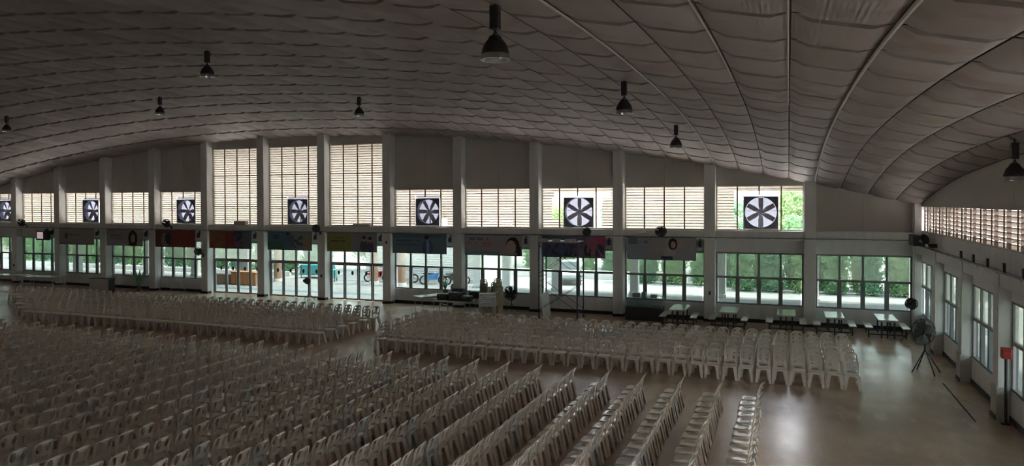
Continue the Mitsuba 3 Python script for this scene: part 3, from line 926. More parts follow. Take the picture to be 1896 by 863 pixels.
# pipe along the back columns, wall spotlights by the banners
t = thing("conduit_pipe", "long grey conduit pipe running along the back wall under the high windows", "pipe")
put("pipe", tube((XL + 0.1, D - 0.03, 3.725 + 0.09), (XC, D - 0.03, 3.725 + 0.09), 0.022, 6), "m_rail", t)
for k_ in range(-2, 14):
    put("clip", box(colx(k_) - 0.03, colx(k_) + 0.03, D - 0.055, D + 0.001, 3.725 + 0.06, 3.725 + 0.12), "m_rail", t)
for b in range(0, 11):
    x = (BX[b][1] if b in BX else -45.9) + 0.16
    t = thing("wall_speaker", f"small black wall speaker beside the {ordinal(b + 1)} column bay banner", "speaker", "small wall speakers by the banners")
    labels[t]["label"] = "small black wall speaker at the right end of the " + {1: "dull grey banner", 2: "grey banner with a woman's head", 3: "dark red banner", 4: "orange, red and black banner", 5: "blue and green banner", 6: "olive and grey banner", 7: "pale blue banner", 8: "pale lilac banner", 9: "navy to crimson banner", 10: "pale grey-blue banner"}.get(b, "beam left of the grey banners")
    put("body", cbox(x - 0.07, x + 0.07, D - 0.10, D + 0.02, 3.36, 3.62, 0.015), "m_dark", t)
    put("arm", box(x - 0.02, x + 0.02, D + 0.02, D + 0.09, 3.47, 3.75), "m_dark", t)

# ------------------------------------------------------------------ fans
def fan_head(t, R, blades=5, matk="m_dark", tilt=0.0, loc=(0, 0, 0), rz=0.0):
    """cage, blades and motor facing -y, then placed"""
    def P(m):
        return moved(moved(m, rx=tilt), loc, rz=rz)
    cage = [ring(R, 0.012, "y", 28, 5), moved(ring(R * 0.93, 0.008, "y", 24, 4), (0, -0.09, 0)), moved(ring(R * 0.93, 0.008, "y", 24, 4), (0, 0.08, 0)), moved(ring(R * 0.5, 0.006, "y", 20, 4), (0, -0.12, 0))]
    for i in range(16):
        an = i * math.pi / 8
        c, s_ = math.cos(an), math.sin(an)
        cage.append(poly_tube([(0.06 * c, -0.125, 0.06 * s_), (R * 0.5 * c, -0.12, R * 0.5 * s_), (R * 0.93 * c, -0.09, R * 0.93 * s_), (R * c, 0, R * s_), (R * 0.93 * c, 0.08, R * 0.93 * s_), (0.1 * c, 0.12, 0.1 * s_)], 0.005, 4))
    put("cage", P(cat(cage)), matk, t)
    put("motor", P(moved(trimesh.creation.cylinder(radius=0.095, height=0.22, sections=14), (0, 0.16, 0), rx=math.pi / 2)), matk, t, smooth=30)
    for i in range(blades):
        an = i * 2 * math.pi / blades + 0.3
        pts = []
        for r, w_, tw in ((0.05, 0.05, 0.02), (R * 0.55, 0.13, 0.045), (R * 0.86, 0.12, 0.035)):
            for sg in (-1, 1):
                for th in (-0.002, 0.002):
                    pts.append((r * math.cos(an) - sg * w_ * math.sin(an), sg * tw + th - 0.02, r * math.sin(an) + sg * w_ * math.cos(an)))
        put("blade", P(hull(pts)), matk, t)


# big drum fan on a splayed stand, right of the far chair block
t = thing("floor_fan", "large black industrial fan on a splayed four-legged stand by the right wall", "fan")
fan_head(t, 0.42, 4, "m_dark", 0.0, (3.98, 25.72, 1.28), rz=0.55)
put("pole", tube((4.05, 25.78, 0.70), (4.03, 25.8, 1.28), 0.03), "m_dark", t)
for q in ((3.65, 25.55), (3.87, 26.05), (4.23, 25.2), (4.48, 25.8)):
    put("leg", tube((4.05, 25.78, 0.74), (q[0], q[1], 0.016), 0.018), "m_dark", t)
put("motor_box", cbox(4.02, 4.26, 25.86, 26.14, 1.10, 1.46, 0.02), "m_dark", t)


def stand_fan(x, y, zh, R, lab, rz=0.0, legs=3):
    t = thing("stand_fan", lab, "fan", "stand fans along the back wall")
    fan_head(t, R, 5, "m_dark", 0.0, (x, y - 0.14, zh), rz)
    put("pole", tube((x, y, 0.38), (x, y, zh), 0.02), "m_dark", t)
    for i in range(legs):
        an = -math.pi / 2 + i * 2 * math.pi / legs + 0.4
        put("leg", tube((x, y, 0.42), (x + 0.36 * math.cos(an), y + 0.36 * math.sin(an), 0.014), 0.014), "m_dark", t)


stand_fan(-12.75, 32.85, 0.95, 0.36, "black stand fan on a tripod just left of the column beside the scaffold")
stand_fan(-24.75, 32.75, 1.12, 0.17, "slim black stand fan on a tripod before the middle glass doors", rz=1.25)
stand_fan(4.4, 31.1, 1.5, 0.22, "tall black stand fan in the far right corner by the last window", rz=-0.5)


def wall_fan(x, z, lab, y=D + 0.02, rz=0.3, R=0.26):
    t = thing("wall_fan", lab, "fan", "black wall fans on the back wall")
    fan_head(t, R, 4, "m_dark", 0.35, (x, y - 0.34, z), rz)
    put("arm", tube((x, y - 0.16, z - 0.06), (x, y + 0.07, z - 0.26), 0.025), "m_dark", t)
    put("wall_plate", box(x - 0.07, x + 0.07, y + 0.035, y + 0.055, z - 0.36, z - 0.16), "m_dark", t)


wall_fan(-5.45, 4.08, "black wall fan above the pale grey-blue banner")
wall_fan(-8.95, 4.02, "black wall fan in front of the crimson end of the navy banner", y=D + 0.02, R=0.2)
wall_fan(-35.35, 4.20, "black wall fan above the dark red banner")
wall_fan(-48.3, 4.15, "black wall fan on the beam at the far left")
wall_fan(colx(6) - 0.02, 4.02, "black wall fan on the column left of the olive banner", y=D - 0.07, R=0.22)
wall_fan(colx(4) - 0.05, 2.55, "black wall fan low on the column left of the glass doors", y=D - 0.07, R=0.24)

# boxes standing on the ledge under the tall louvres
for x0, x1, h, lab in ((-30.55, -29.7, 0.24, "grey box on the ledge under the left tall louvres"), (-22.3, -21.25, 0.14, "flat grey box on the ledge under the right tall louvres")):
    key = put("ledge_box", cbox(x0, x1, D + 0.09, D + 0.36, Z_UB - 0.001, Z_UB + h, 0.01), "m_board")
    tag(key, lab, "box", "boxes on the ledge under the tall louvres")

# small switch boxes
for k_, z, lab in ((11, 1.30, "small dark switch box on the column left of the rightmost fan bay"), (6, 1.35, "small dark switch box on the column between the glass doors"), (7, 3.3, "small dark switch box high on the column right of the glass doors"),
                   (0, 1.2, "small dark switch box on the column at the far left")):
    x = colx(k_) + 0.02
    key = put("switch_box", cbox(x - 0.045, x + 0.045, D - 0.05, D + 0.001, z - 0.08, z + 0.08, 0.008), "m_dark")
    tag(key, lab, "switch box", "switch boxes on the columns")

# wall-mounted television at the left
t = thing("television", "small television on a dark bracket under the beam at the far left", "television")
put("case", cbox(-46.75, -45.75, D - 0.42, D - 0.10, 3.0, 3.62, 0.03), "m_dark", t)
mat("m_screen", base_color=(0.35, 0.28, 0.27), roughness=0.12, specular=0.8)
scene["m_screen_on"] = {"type": "diffuse", "reflectance": proc(lambda p, n, uv: mix((0.2, 0.15, 0.14), (0.5, 0.42, 0.4), noise(p.x * 6, 0, p.z * 6)))}
k = put("screen", box(-46.62, -46.05, D - 0.426, D - 0.421, 3.1, 3.54), "m_screen_on", t)
scene[k]["emitter"] = {"type": "area", "radiance": {"type": "rgb", "value": [0.035, 0.027, 0.027]}}
put("bracket", box(-46.3, -46.2, D - 0.10, D + 0.07, 3.3, 3.74), "m_dark", t)

# ------------------------------------------------------------------ picnic tables along the back wall
for n_, (xc, lab) in enumerate(((-4.5, "leftmost of the concrete tables with benches by the back wall"), (-2.4, "second from the left of the concrete tables with benches by the back wall"),
                                (-0.08, "concrete table with benches beside the column right of the rightmost fan, third from the left"), (1.76, "fourth from the left of the concrete tables with benches by the wall"),
                                (3.67, "concrete table with benches nearest the right corner of the hall"))):
    t = thing("bench_table", lab, "table", "concrete tables with benches along the back wall")
    put("tabletop", cbox(xc - 0.36, xc + 0.36, 31.40, 33.15, 0.68, 0.75, 0.012), "m_table_top", t)
    for sx in (-1, 1):
        put("bench", cbox(xc + sx * 0.66 - 0.14, xc + sx * 0.66 + 0.14, 31.5, 33.05, 0.385, 0.43, 0.01), "m_table_top", t)
        for yy_ in (31.75, 32.8):
            put("bench_leg", box(xc + sx * 0.66 - 0.025, xc + sx * 0.66 + 0.025, yy_ - 0.025, yy_ + 0.025, 0, 0.386), "m_dark", t)
    for sx, yy_ in ((-0.22, 31.6), (0.0, 31.7), (0.24, 31.6), (-0.22, 32.95), (0.24, 32.95)):
        put("leg", box(xc + sx - 0.028, xc + sx + 0.028, yy_ - 0.028, yy_ + 0.028, 0, 0.681), "m_dark", t)
    put("tie_bar", cat([box(xc - 0.70, xc + 0.70, yy_ - 0.02, yy_ + 0.02, 0.10, 0.14) for yy_ in (31.75, 32.8)]), "m_dark", t)

# ------------------------------------------------------------------ scaffold
t = thing("scaffold_tower", "dark blue steel scaffold tower standing before the navy banner and window", "scaffold")
SX, SY = (-10.87, -9.02), (31.55, 32.62)
for x in SX:
    for y in SY:
        put("post", tube((x, y, 0.02), (x, y, 3.80), 0.032), "m_steel_blue", t)
        put("foot", box(x - 0.07, x + 0.07, y - 0.07, y + 0.07, 0, 0.02), "m_steel_blue", t)
    for z in (0.35, 1.75, 1.95, 3.55):
        put("rung", tube((x, SY[0], z), (x, SY[1], z), 0.016, 6), "m_steel_blue", t)
for y in SY:
    for z0_, z1_ in ((0.4, 1.6), (2.1, 3.4)):
        put("brace", tube((SX[0], y, z0_), (SX[1], y, z1_), 0.012, 6), "m_steel_blue", t)
        put("brace", tube((SX[0], y, z1_), (SX[1], y, z0_), 0.012, 6), "m_steel_blue", t)
for i, (xa, xb) in enumerate(((-10.95, -10.35), (-10.25, -9.75), (-9.65, -9.0))):
    put("plank", cbox(xa, xb, SY[0] - 0.05, SY[1] + 0.05, 3.566, 3.61, 0.006), "m_plank", t)
    put("toe_board", cbox(xa + 0.05, xb - 0.05, SY[0] - 0.055, SY[0] - 0.03, 3.61, 3.74, 0.004), "m_plank", t)
key = put("white_board", moved(cbox(-0.02, 0.02, -0.55, 0.55, 0, 1.15, 0.006), (-10.66, 32.1, 0.005), ry=-0.12), "m_white")
tag(key, "plain white board leaning inside the left legs of the scaffold", "board")

# ------------------------------------------------------------------ display case left of the bench tables
t = thing("display_case", "low dark display case with a hazy clear top under the window right of the scaffold", "display case")
put("cabinet", cbox(-7.0, -5.32, 32.5, 33.2, 0.0, 0.62, 0.012), "m_dark", t)
scene["m_case_glass"] = {"type": "thindielectric", "int_ior": 1.5, "specular_transmittance": {"type": "rgb", "value": [0.55, 0.66, 0.70]}}
put("glass_box", box(-6.98, -5.34, 32.52, 33.18, 0.63, 1.05), "m_case_glass", t)
put("edge_frame", cat([box(x - 0.015, x + 0.015, y - 0.015, y + 0.015, 0.62, 1.06) for x in (-6.98, -5.34) for y in (32.52, 33.18)]), "m_chrome", t)
for i, (x, w_, h, lab) in enumerate(((-6.55, 0.16, 0.16, "small dark carton on the left of the display case"), (-6.2, 0.10, 0.22, "upright dark carton in the middle of the display case"), (-5.75, 0.14, 0.12, "low dark carton on the right of the display case"))):
    key = put("carton", cbox(x - w_, x + w_, 32.7, 33.0, 1.052, 1.052 + h, 0.008), "m_frame")
    tag(key, lab, "box", "cartons on the display case")

# ------------------------------------------------------------------ cluttered tables before the columns
def folding_table(x, y, L, Wd, rz, lab, top="m_table_top", h=0.74, group="folding tables along the back wall"):
    t = thing("folding_table", lab, "table", group)
    def P(m):
        return moved(m, (x, y, 0), rz=rz)
    put("tabletop", P(cbox(-L / 2, L / 2, -Wd / 2, Wd / 2, h - 0.03, h, 0.008)), top, t)
    for sx in (-1, 1):
        for sy in (-1, 1):
            put("leg", P(tube((sx * (L / 2 - 0.12), sy * (Wd / 2 - 0.07), 0), (sx * (L / 2 - 0.12), sy * (Wd / 2 - 0.07), h - 0.03), 0.014)), "m_chrome", t)
        put("crossbar", P(tube((sx * (L / 2 - 0.12), -Wd / 2 + 0.07, 0.2), (sx * (L / 2 - 0.12), Wd / 2 - 0.07, 0.2), 0.010)), "m_chrome", t)
    put("apron", P(box(-L / 2 + .05, L / 2 - .05, -Wd / 2 + 0.03, -Wd / 2 + 0.045, h - 0.075, h - 0.031)), "m_chrome", t)


folding_table(-16.85, 32.2, 1.75, 0.80, 1.05, "folding table with a bright glossy top left of the dark cluttered tables")
folding_table(-15.05, 31.15, 2.2, 0.72, -0.03, "dark topped folding table in front, loaded with dark equipment", "m_dark")
folding_table(-14.9, 32.2, 2.0, 0.72, 0.02, "dark topped folding table behind the equipment table", "m_dark")
for i, (x, y, w_, d_, h, lab) in enumerate(((-15.65, 31.15, 0.5, 0.45, 0.26, "wide low black equipment case on the left of the dark front table"), (-15.0, 31.2, 0.55, 0.5, 0.34, "black equipment case in the middle of the dark front table"),
                                            (-14.4, 31.15, 0.5, 0.45, 0.20, "flat black equipment case on the right of the dark front table"), (-15.3, 32.2, 0.6, 0.4, 0.40, "tall black case on the rear dark table"),
                                            (-14.4, 32.25, 0.6, 0.4, 0.30, "black case at the right of the rear dark table"))):
    t = thing("equipment_case", lab, "equipment case", "black cases on the dark tables")
    put("body", cbox(x - w_ / 2, x + w_ / 2, y - d_ / 2, y + d_ / 2, 0.741, 0.741 + h, 0.015), "m_dark", t)
    put("handle", tube((x - 0.1, y - d_ / 2 - 0.02, 0.741 + h * 0.6), (x + 0.1, y - d_ / 2 - 0.02, 0.741 + h * 0.6), 0.012), "m_frame", t)
    put("lid_rim", cbox(x - w_ / 2 - 0.006, x + w_ / 2 + 0.006, y - d_ / 2 - 0.006, y + d_ / 2 + 0.006, 0.741 + h * 0.74, 0.741 + h * 0.79, 0.002), "m_frame", t)
t = thing("shelf_rack", "white slatted shelf rack at the right end of the dark tables", "shelf rack")
for i in range(6):
    z = 0.55 + i * 0.115
    put("shelf", moved(cbox(-0.40, 0.40, -0.22, 0.22, z, z + 0.035, 0.004), (-13.15, 30.75, 0), rz=0.45), "m_white", t)
for sx in (-0.37, 0.37):
    for sy in (-0.19, 0.19):
        put("upright", moved(tube((sx, sy, 0), (sx, sy, 1.2), 0.012), (-13.15, 30.75, 0), rz=0.45), "m_chrome", t)
# stacks of cream chairs
for si, (x, y, n, rz, lab) in enumerate(((-14.2, 33.0 - 0.15, 9, 0.05, "left"), (-13.45, 32.55, 8, -0.05, "middle"), (-12.95 - 0.1, 31.75, 11, 0.3, "right"))):
    for j in range(n):
        key = numbered("stacked_chair")
        scene[key] = {"type": "instance", "to_world": T().translate([x, y + 0.012 * j, 0.095 * j]).rotate([0, 0, 1], math.degrees(rz + math.pi)), "group": {"type": "ref", "id": "stack_group"}}
        labels[key] = {"label": f"cream plastic chair, {ordinal(j + 1)} from the floor in the {lab} stack behind the dark tables", "category": "chair", "group": "stacked cream chairs behind the dark tables"}


def plant(name, x, y, z, h, n, seed, lab, pot=True, spread=0.5, mk="m_leaf_b"):
    t = thing(name, lab, "plant")
    r = np.random.default_rng(seed)
    z1_ = z
    if pot:
        put("pot", moved(lathe([(0, 0), (0.10, 0), (0.14, 0.22), (0.15, 0.24), (0.13, 0.24), (0.12, 0.2), (0, 0.2)], 16), (x, y, z)), "m_pot", t, smooth=30)
        z1_ = z + 0.19
    for i in range(n):
        an, le, sp = r.uniform(0, 2 * math.pi), h * r.uniform(0.7, 1.0), spread * r.uniform(0.3, 1.0)
        pts, fc = [], []
        for q in range(5):
            u = q / 4
            c = np.array([x + sp * u ** 1.4 * math.cos(an) * h, y + sp * u ** 1.4 * math.sin(an) * h, z1_ + le * (u - 0.25 * sp * u * u)])
            w_ = 0.035 * math.sin(math.pi * (0.12 + 0.86 * u)) + 0.003
            sd = np.array([-math.sin(an), math.cos(an), 0]) * w_
            pts += [c - sd, c + sd]
        for q in range(4):
            fc += [[2 * q, 2 * q + 1, 2 * q + 3], [2 * q, 2 * q + 3, 2 * q + 2]]
        put("leaf", (np.array(pts), np.array(fc)), mk, t)


plant("potted_fern", -16.35, 32.75, 0.741, 0.55, 16, 3, "green leafy potted plant on the glossy folding table by the window")
plant("potted_palm", -37.35, 32.7, 0.0, 1.35, 18, 4, "dark spiky potted plant on the floor before the window behind the grey cabinet")
t = thing("stand_lamp", "small ornament lamp with a pale round shade and dark top on the rear dark table", "lamp")
put("base", moved(lathe([(0, 0), (0.08, 0), (0.07, 0.03), (0.03, 0.06), (0.04, 0.3), (0, 0.3)], 14), (-15.75, 32.35, 0.741)), "m_dark", t, smooth=30)
put("shade", moved(lathe([(0.02, 0.29), (0.08, 0.32), (0.095, 0.42), (0.07, 0.52), (0.0, 0.54)], 14), (-15.75, 32.35, 0.741)), "m_cream", t, smooth=40)
put("cap", moved(lathe([(0, 0.535), (0.05, 0.53), (0.04, 0.58), (0, 0.6)], 12), (-15.75, 32.35, 0.741)), "m_dark", t, smooth=40)

# ------------------------------------------------------------------ left side: tables, cabinet, thin stand
folding_table(-47.9, 32.0, 2.6, 0.9, 0.12, "long folding table with a glossy top at the far left edge")
folding_table(-44.85, 32.0, 2.6, 0.9, 0.12, "long folding table with a glossy top second from the left edge")
t = thing("grey_cabinet", "low plain grey cabinet standing behind the left far chair block", "cabinet")
put("body", moved(cbox(-0.68, 0.68, -0.25, 0.25, 0.0, 0.85, 0.012), (-39.0, 31.5, 0), rz=0.15), "m_board", t)
put("top", moved(cbox(-0.71, 0.71, -0.28, 0.28, 0.85, 0.88, 0.006), (-39.0, 31.5, 0), rz=0.15), "m_dark", t)
put("side_panel", moved(cbox(0.68, 0.70, -0.25, 0.25, 0.01, 0.85, 0.004), (-39.0, 31.5, 0), rz=0.15), "m_dark", t)
t = thing("metal_stand", "thin bare metal frame stand before the window left of the glass doors", "stand")
for x in (-34.9, -34.35, -33.75):
    put("leg", tube((x, 32.9, 0), (x + 0.04, 32.6, 1.02), 0.013), "m_chrome", t)
put("top_bar", tube((-34.88, 32.6, 1.0), (-33.7, 32.6, 1.0), 0.012), "m_chrome", t)
put("low_bar", tube((-34.9, 32.82, 0.28), (-33.72, 32.82, 0.28), 0.010), "m_chrome", t)

# ------------------------------------------------------------------ right wall fittings
t = thing("wall_rail", "dark cable rail with short upright stubs along the right wall", "rail")
put("rail", box(4.80, 4.86, 8.0, 32.9, 3.66, 3.71), "m_dark", t)
for i, y in enumerate(np.arange(24.84, 9, -1.53)):
    put("stub", box(4.80, 4.86, y - 0.045, y + 0.045, 3.71, 3.93), "m_dark", t)
put("hanger", cat([box(4.86, 4.875, y - 0.03, y + 0.03, 3.60, 3.70) for y in np.arange(31, 9, -2.0)]), "m_dark", t)
t = thing("loudspeaker", "black loudspeaker with a cluttered bracket on the right wall near the far corner", "speaker")
put("body", moved(cbox(-0.20, 0.20, -0.55, 0.55, 0.0, 0.42, 0.02), (4.60, 31.2, 3.72)), "m_dark", t)
put("horn", moved(lathe([(0.05, 0), (0.09, 0.12), (0.2, 0.26), (0.19, 0.27), (0.07, 0.12), (0, 0.05)], 16), (4.5, 29.9, 3.95), rx=1.2, rz=0.6), "m_dark", t, smooth=30)
put("bracket", box(4.86, 5.1, 30.05, 30.2, 3.71, 3.85), "m_dark", t)
put("cable", poly_tube([(4.75, 29.7, 3.9), (4.72, 29.3, 3.75), (4.76, 28.9, 3.72)], 0.03, 6), "m_dark", t)
t = thing("fire_alarm_post", "red alarm box on a dark post beside the right wall", "alarm box")
put("post", tube((4.93, 20.42, 0), (4.93, 20.42, 1.62), 0.035), "m_dark", t)
k = put("box", cbox(4.83, 5.03, 20.33, 20.53, 1.60, 1.86, 0.015), "m_red", t)
labels[k] = {"label": "red box"}
put("foot", box(4.83, 5.03, 20.32, 20.52, 0, 0.015), "m_dark", t)

# ------------------------------------------------------------------ outside: ground, canopy, columns
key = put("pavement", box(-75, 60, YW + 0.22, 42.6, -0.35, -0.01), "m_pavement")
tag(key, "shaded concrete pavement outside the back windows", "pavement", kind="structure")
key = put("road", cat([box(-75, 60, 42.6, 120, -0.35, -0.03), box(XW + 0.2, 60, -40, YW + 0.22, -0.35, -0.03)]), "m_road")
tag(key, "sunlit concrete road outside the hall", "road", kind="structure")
key = put("shade_stripe", moved(box(-6.3, 6.3, -0.33, 0.33, -0.009, -0.004), (-29.0, 36.2, 0), rz=0.03), "m_shade_stripe")  # thin slab whose colour stands in for shade on the pavement
tag(key, "blue-grey band of painted shade on the pavement outside the glass doors", "painted shade")
t = thing("walkway_canopy", "white concrete walkway canopy outside the back wall, right of the doors", "canopy")
put("slab", cbox(-15.5, 8.5, YW + 0.21, 42.4, 3.62, 3.80, 0.02), "m_concrete_white", t)
t = thing("walkway_canopy", "white concrete walkway canopy outside the back wall, left of the doors", "canopy")
put("slab", cbox(-60.0, -33.2, YW + 0.21, 41.6, 3.62, 3.80, 0.02), "m_concrete_white", t)
t = thing("side_canopy", "white concrete canopy outside the right wall windows", "canopy")
put("slab", cbox(XW + 0.21, 8.8, -2, YW + 0.1, 3.30, 3.5, 0.02), "m_concrete_white", t)
for x, y in ((-8.43, 41.75), (-3.55, 42.2), (1.30, 42.2), (6.15, 42.2), (-13.3, 41.9), (-16.6, 42.0), (-18.6, 42.0), (-46.05, 41.2), (-50.8, 39.0), (-52.7, 39.2), (-57.6, 39.3), (-41.3, 41.2), (-36.5, 41.2)):
    t = thing("walkway_column", "white square walkway column outside the back windows", "column", "white walkway columns outside")
    labels[t]["label"] = f"white square walkway column outside, {ordinal(1 + sum(1 for q in (-8.43, -3.55, 1.30, 6.15, -13.3, -16.6, -18.6, -46.05, -50.8, -52.7, -57.6, -41.3, -36.5) if q > x))} from the right"
    put("shaft", cbox(x - 0.24, x + 0.24, y - 0.24, y + 0.24, -0.01, 3.62, 0.015), "m_concrete_white", t)
    put("base", cbox(x - 0.28, x + 0.28, y - 0.28, y + 0.28, -0.01, 0.18, 0.015), "m_concrete_white", t)
for n_, (x, y, lab) in enumerate(((-33.05, 40.3, "leftmost, behind the middle doors"), (-25.75, 41.0, "before the white siding, outside the right doors"), (-23.6, 40.9, "outside the window right of the doors"))):
    t = thing("brown_column", "brown round column outside the doors, " + lab, "column", "brown columns outside the doors")
    put("shaft", moved(trimesh.creation.cylinder(radius=0.26, height=4.2, sections=18), (x, y, 2.09)), "m_brown", t, smooth=30)
    put("base", moved(trimesh.creation.cylinder(radius=0.33, height=0.2, sections=18), (x, y, 0.09)), "m_concrete_white", t, smooth=30)
    put("capital", cbox(x - 0.32, x + 0.32, y - 0.32, y + 0.32, 4.19, 4.4, 0.02), "m_concrete_white", t)

# building with horizontal boards behind the forecourt
t = thing("sided_building", "white building with horizontal siding boards beyond the forecourt", "building")
put("core", box(-28.0, -19.3, 43.6, 50.0, -0.03, 5.4), "m_concrete_white", t)
for i in range(31):
    z = 0.25 + i * 0.165
    m = hull([(-28.0, 43.59, z), (-28.0, 43.52, z), (-28.0, 43.575, z + 0.16), (-28.0, 43.59, z + 0.16), (-19.3, 43.59, z), (-19.3, 43.52, z), (-19.3, 43.575, z + 0.16), (-19.3, 43.59, z + 0.16)])
    put("siding_board", m, "m_siding", t)
put("roof", hull([(-28.4, 43.0, 5.4), (-18.9, 43.0, 5.4), (-28.4, 50.4, 5.4), (-18.9, 50.4, 5.4), (-28.4, 46.7, 6.6), (-18.9, 46.7, 6.6)]), "m_board", t)

# wooden counter and white sign
t = thing("wooden_counter", "orange-brown wooden counter outside the left glass doors", "counter")
put("top", cbox(-34.75, -32.6, 37.55, 38.35, 0.82, 0.87, 0.01), "m_wood", t)
for i in range(6):
    x = -34.7 + i * 0.34
    put("panel", cbox(x, x + 0.325, 37.65, 37.69, 0.03, 0.82, 0.006), "m_wood", t)
put("carcass", box(-34.7, -32.68, 37.70, 38.3, -0.01, 0.815), "m_brown", t)
put("kick", box(-34.7, -32.68, 37.64, 37.70, -0.01, 0.03), "m_dark", t)
t = thing("planter_box", "long grey-brown planter box left of the orange-brown counter", "planter")
put("box", cbox(-37.3, -34.95, 37.7, 38.3, -0.01, 0.62, 0.015), "m_brown", t)
put("soil", box(-37.25, -35.0, 37.75, 38.25, 0.62, 0.63), "m_pot", t)
t = thing("sign_board", "white sign board on posts behind the wooden counter", "sign board")
put("board", cbox(-37.35, -36.65, 40.95, 41.0, 0.55, 1.35, 0.006), "m_white", t)
for x in (-37.25, -36.75):
    put("post", box(x - 0.03, x + 0.03, 41.0, 41.06, -0.01, 1.35), "m_dark", t)


def covered_stall(x, y, w, d, h, rz, lab):
    """a low stall under a draped tarpaulin"""
    t = thing("covered_stall", lab, "stall", "teal covered stalls outside")
    n = 28
    v, f = [], []
    for k_, (sc, z) in enumerate(((0.0, h + 0.06), (0.55, h + 0.03), (0.98, h), (1.03, h - 0.06), (1.08, 0.25))):
        for i in range(n):
            an = i / n * 2 * math.pi
            c, s_ = math.cos(an), math.sin(an)
            q = 1 / max(abs(c), abs(s_)) ** 0.85
            wob = 1 + (0.035 * math.sin(an * 9) if k_ == 4 else 0)
            v.append((w / 2 * c * q * sc * wob, d / 2 * s_ * q * sc * wob, z + (0.04 * math.sin(an * 7) if k_ == 4 else 0)))
    for k_ in range(4):
        for i in range(n):
            j = (i + 1) % n
            f += [[k_ * n + i, (k_ + 1) * n + i, (k_ + 1) * n + j], [k_ * n + i, (k_ + 1) * n + j, k_ * n + j]]
    put("tarpaulin", moved(trimesh.Trimesh(np.array(v), f, process=False), (x, y, 0), rz=rz), "m_teal", t, smooth=35)
    for sx in (-1, 1):
        for sy in (-1, 1):
            put("leg", moved(tube((sx * w * 0.45, sy * d * 0.45, -0.03), (sx * w * 0.45, sy * d * 0.45, h - 0.02), 0.03), (x, y, 0), rz=rz), "m_dark", t)


covered_stall(-32.0, 43.4, 2.3, 1.2, 0.95, 0.1, "larger teal tarpaulin covered stall outside the middle glass doors")
covered_stall(-29.5, 41.6, 0.6, 0.5, 0.8, 0.3, "small teal tarpaulin covered stand outside the right glass doors")


def motorbike(x, y, rz, body, lab):
    t = thing("motorcycle", lab, "motorcycle", "parked motorcycles outside")
    def P(m):
        return moved(m, (x, y, -0.02), rz=rz)
    for wx in (-0.62, 0.62):
        put("wheel", P(moved(ring(0.26, 0.05, "y", 20, 6), (wx, 0, 0.31))), "m_tyre", t, smooth=True)
        put("rim", P(moved(trimesh.creation.cylinder(radius=0.06, height=0.12, sections=10), (wx, 0, 0.31), rx=math.pi / 2)), "m_chrome", t)
    put("body", P(hull([(-0.75, s_ * 0.10, 0.62) for s_ in (-1, 1)] + [(-0.35, s_ * 0.14, 0.35) for s_ in (-1, 1)] + [(0.25, s_ * 0.15, 0.34) for s_ in (-1, 1)] + [(0.40, s_ * 0.12, 0.78) for s_ in (-1, 1)] + [(-0.1, s_ * 0.12, 0.72) for s_ in (-1, 1)])), body, t)
    put("seat", P(cbox(-0.70, 0.05, -0.13, 0.13, 0.71, 0.80, 0.03)), "m_dark", t)
    put("fork", P(cat([tube((0.62, s_ * 0.07, 0.31), (0.40, s_ * 0.07, 0.92), 0.02) for s_ in (-1, 1)])), "m_chrome", t)
    put("handlebar", P(tube((0.36, -0.33, 1.02), (0.36, 0.33, 1.02), 0.016)), "m_dark", t)
    put("headlamp", P(cbox(0.40, 0.52, -0.09, 0.09, 0.82, 1.02, 0.03)), "m_white", t)


motorbike(-26.3, 42.3, 0.4, "m_red", "red motorcycle parked outside the right glass doors")
motorbike(-24.2, 42.4, 0.5, "m_white", "white motorcycle parked before the white siding")
motorbike(-22.0, 42.3, 0.6, "m_blue", "blue motorcycle parked outside the window right of the doors")
motorbike(-20.4, 42.5, 0.5, "m_dark", "black motorcycle parked beside the blue one")


def car(x, y, rz, lab):
    t = thing("car", lab, "car")
    def P(m):
        return moved(m, (x, y, -0.03), rz=rz)
    body = hull([(sx, s_ * 0.80, z) for sx, z in ((-2.05, 0.35), (2.05, 0.35), (-2.1, 0.75), (2.1, 0.68), (-1.9, 0.95), (0.95, 0.98)) for s_ in (-1, 1)])
    put("body", P(body), "m_car", t)
    cab = hull([(sx, s_ * 0.76, z) for sx, z in ((-1.75, 0.94), (1.05, 0.95)) for s_ in (-1, 1)] + [(sx, s_ * 0.62, 1.45) for sx in (-1.25, 0.25) for s_ in (-1, 1)])
    put("cabin", P(cab), "m_car", t)
    for s_ in (-1, 1):
        put("side_window", P(hull([(-1.5, s_ * 0.765, 0.99), (0.8, s_ * 0.765, 0.99), (-1.15, s_ * 0.65, 1.40), (0.22, s_ * 0.65, 1.40), (-1.5, s_ * 0.775, 0.99), (0.8, s_ * 0.775, 0.99), (-1.15, s_ * 0.66, 1.40), (0.22, s_ * 0.66, 1.40)])), "m_car_glass", t)
        for wx in (-1.3, 1.3):
            w_ = put("wheel", P(moved(trimesh.creation.cylinder(radius=0.31, height=0.2, sections=20), (wx, s_ * 0.74, 0.31), rx=math.pi / 2)), "m_tyre", t, smooth=30)
            put("hub_cap", P(moved(trimesh.creation.cylinder(radius=0.19, height=0.02, sections=14), (wx, s_ * 0.85, 0.31), rx=math.pi / 2)), "m_chrome", w_)
    put("windscreen", P(hull([(1.03, s_ * 0.68, 0.985) for s_ in (-1, 1)] + [(0.29, s_ * 0.56, 1.43) for s_ in (-1, 1)] + [(1.05, s_ * 0.68, 0.99) for s_ in (-1, 1)] + [(0.31, s_ * 0.56, 1.435) for s_ in (-1, 1)])), "m_car_glass", t)
    put("bumper", P(cbox(2.02, 2.16, -0.7, 0.7, 0.35, 0.52, 0.03)), "m_frame", t)


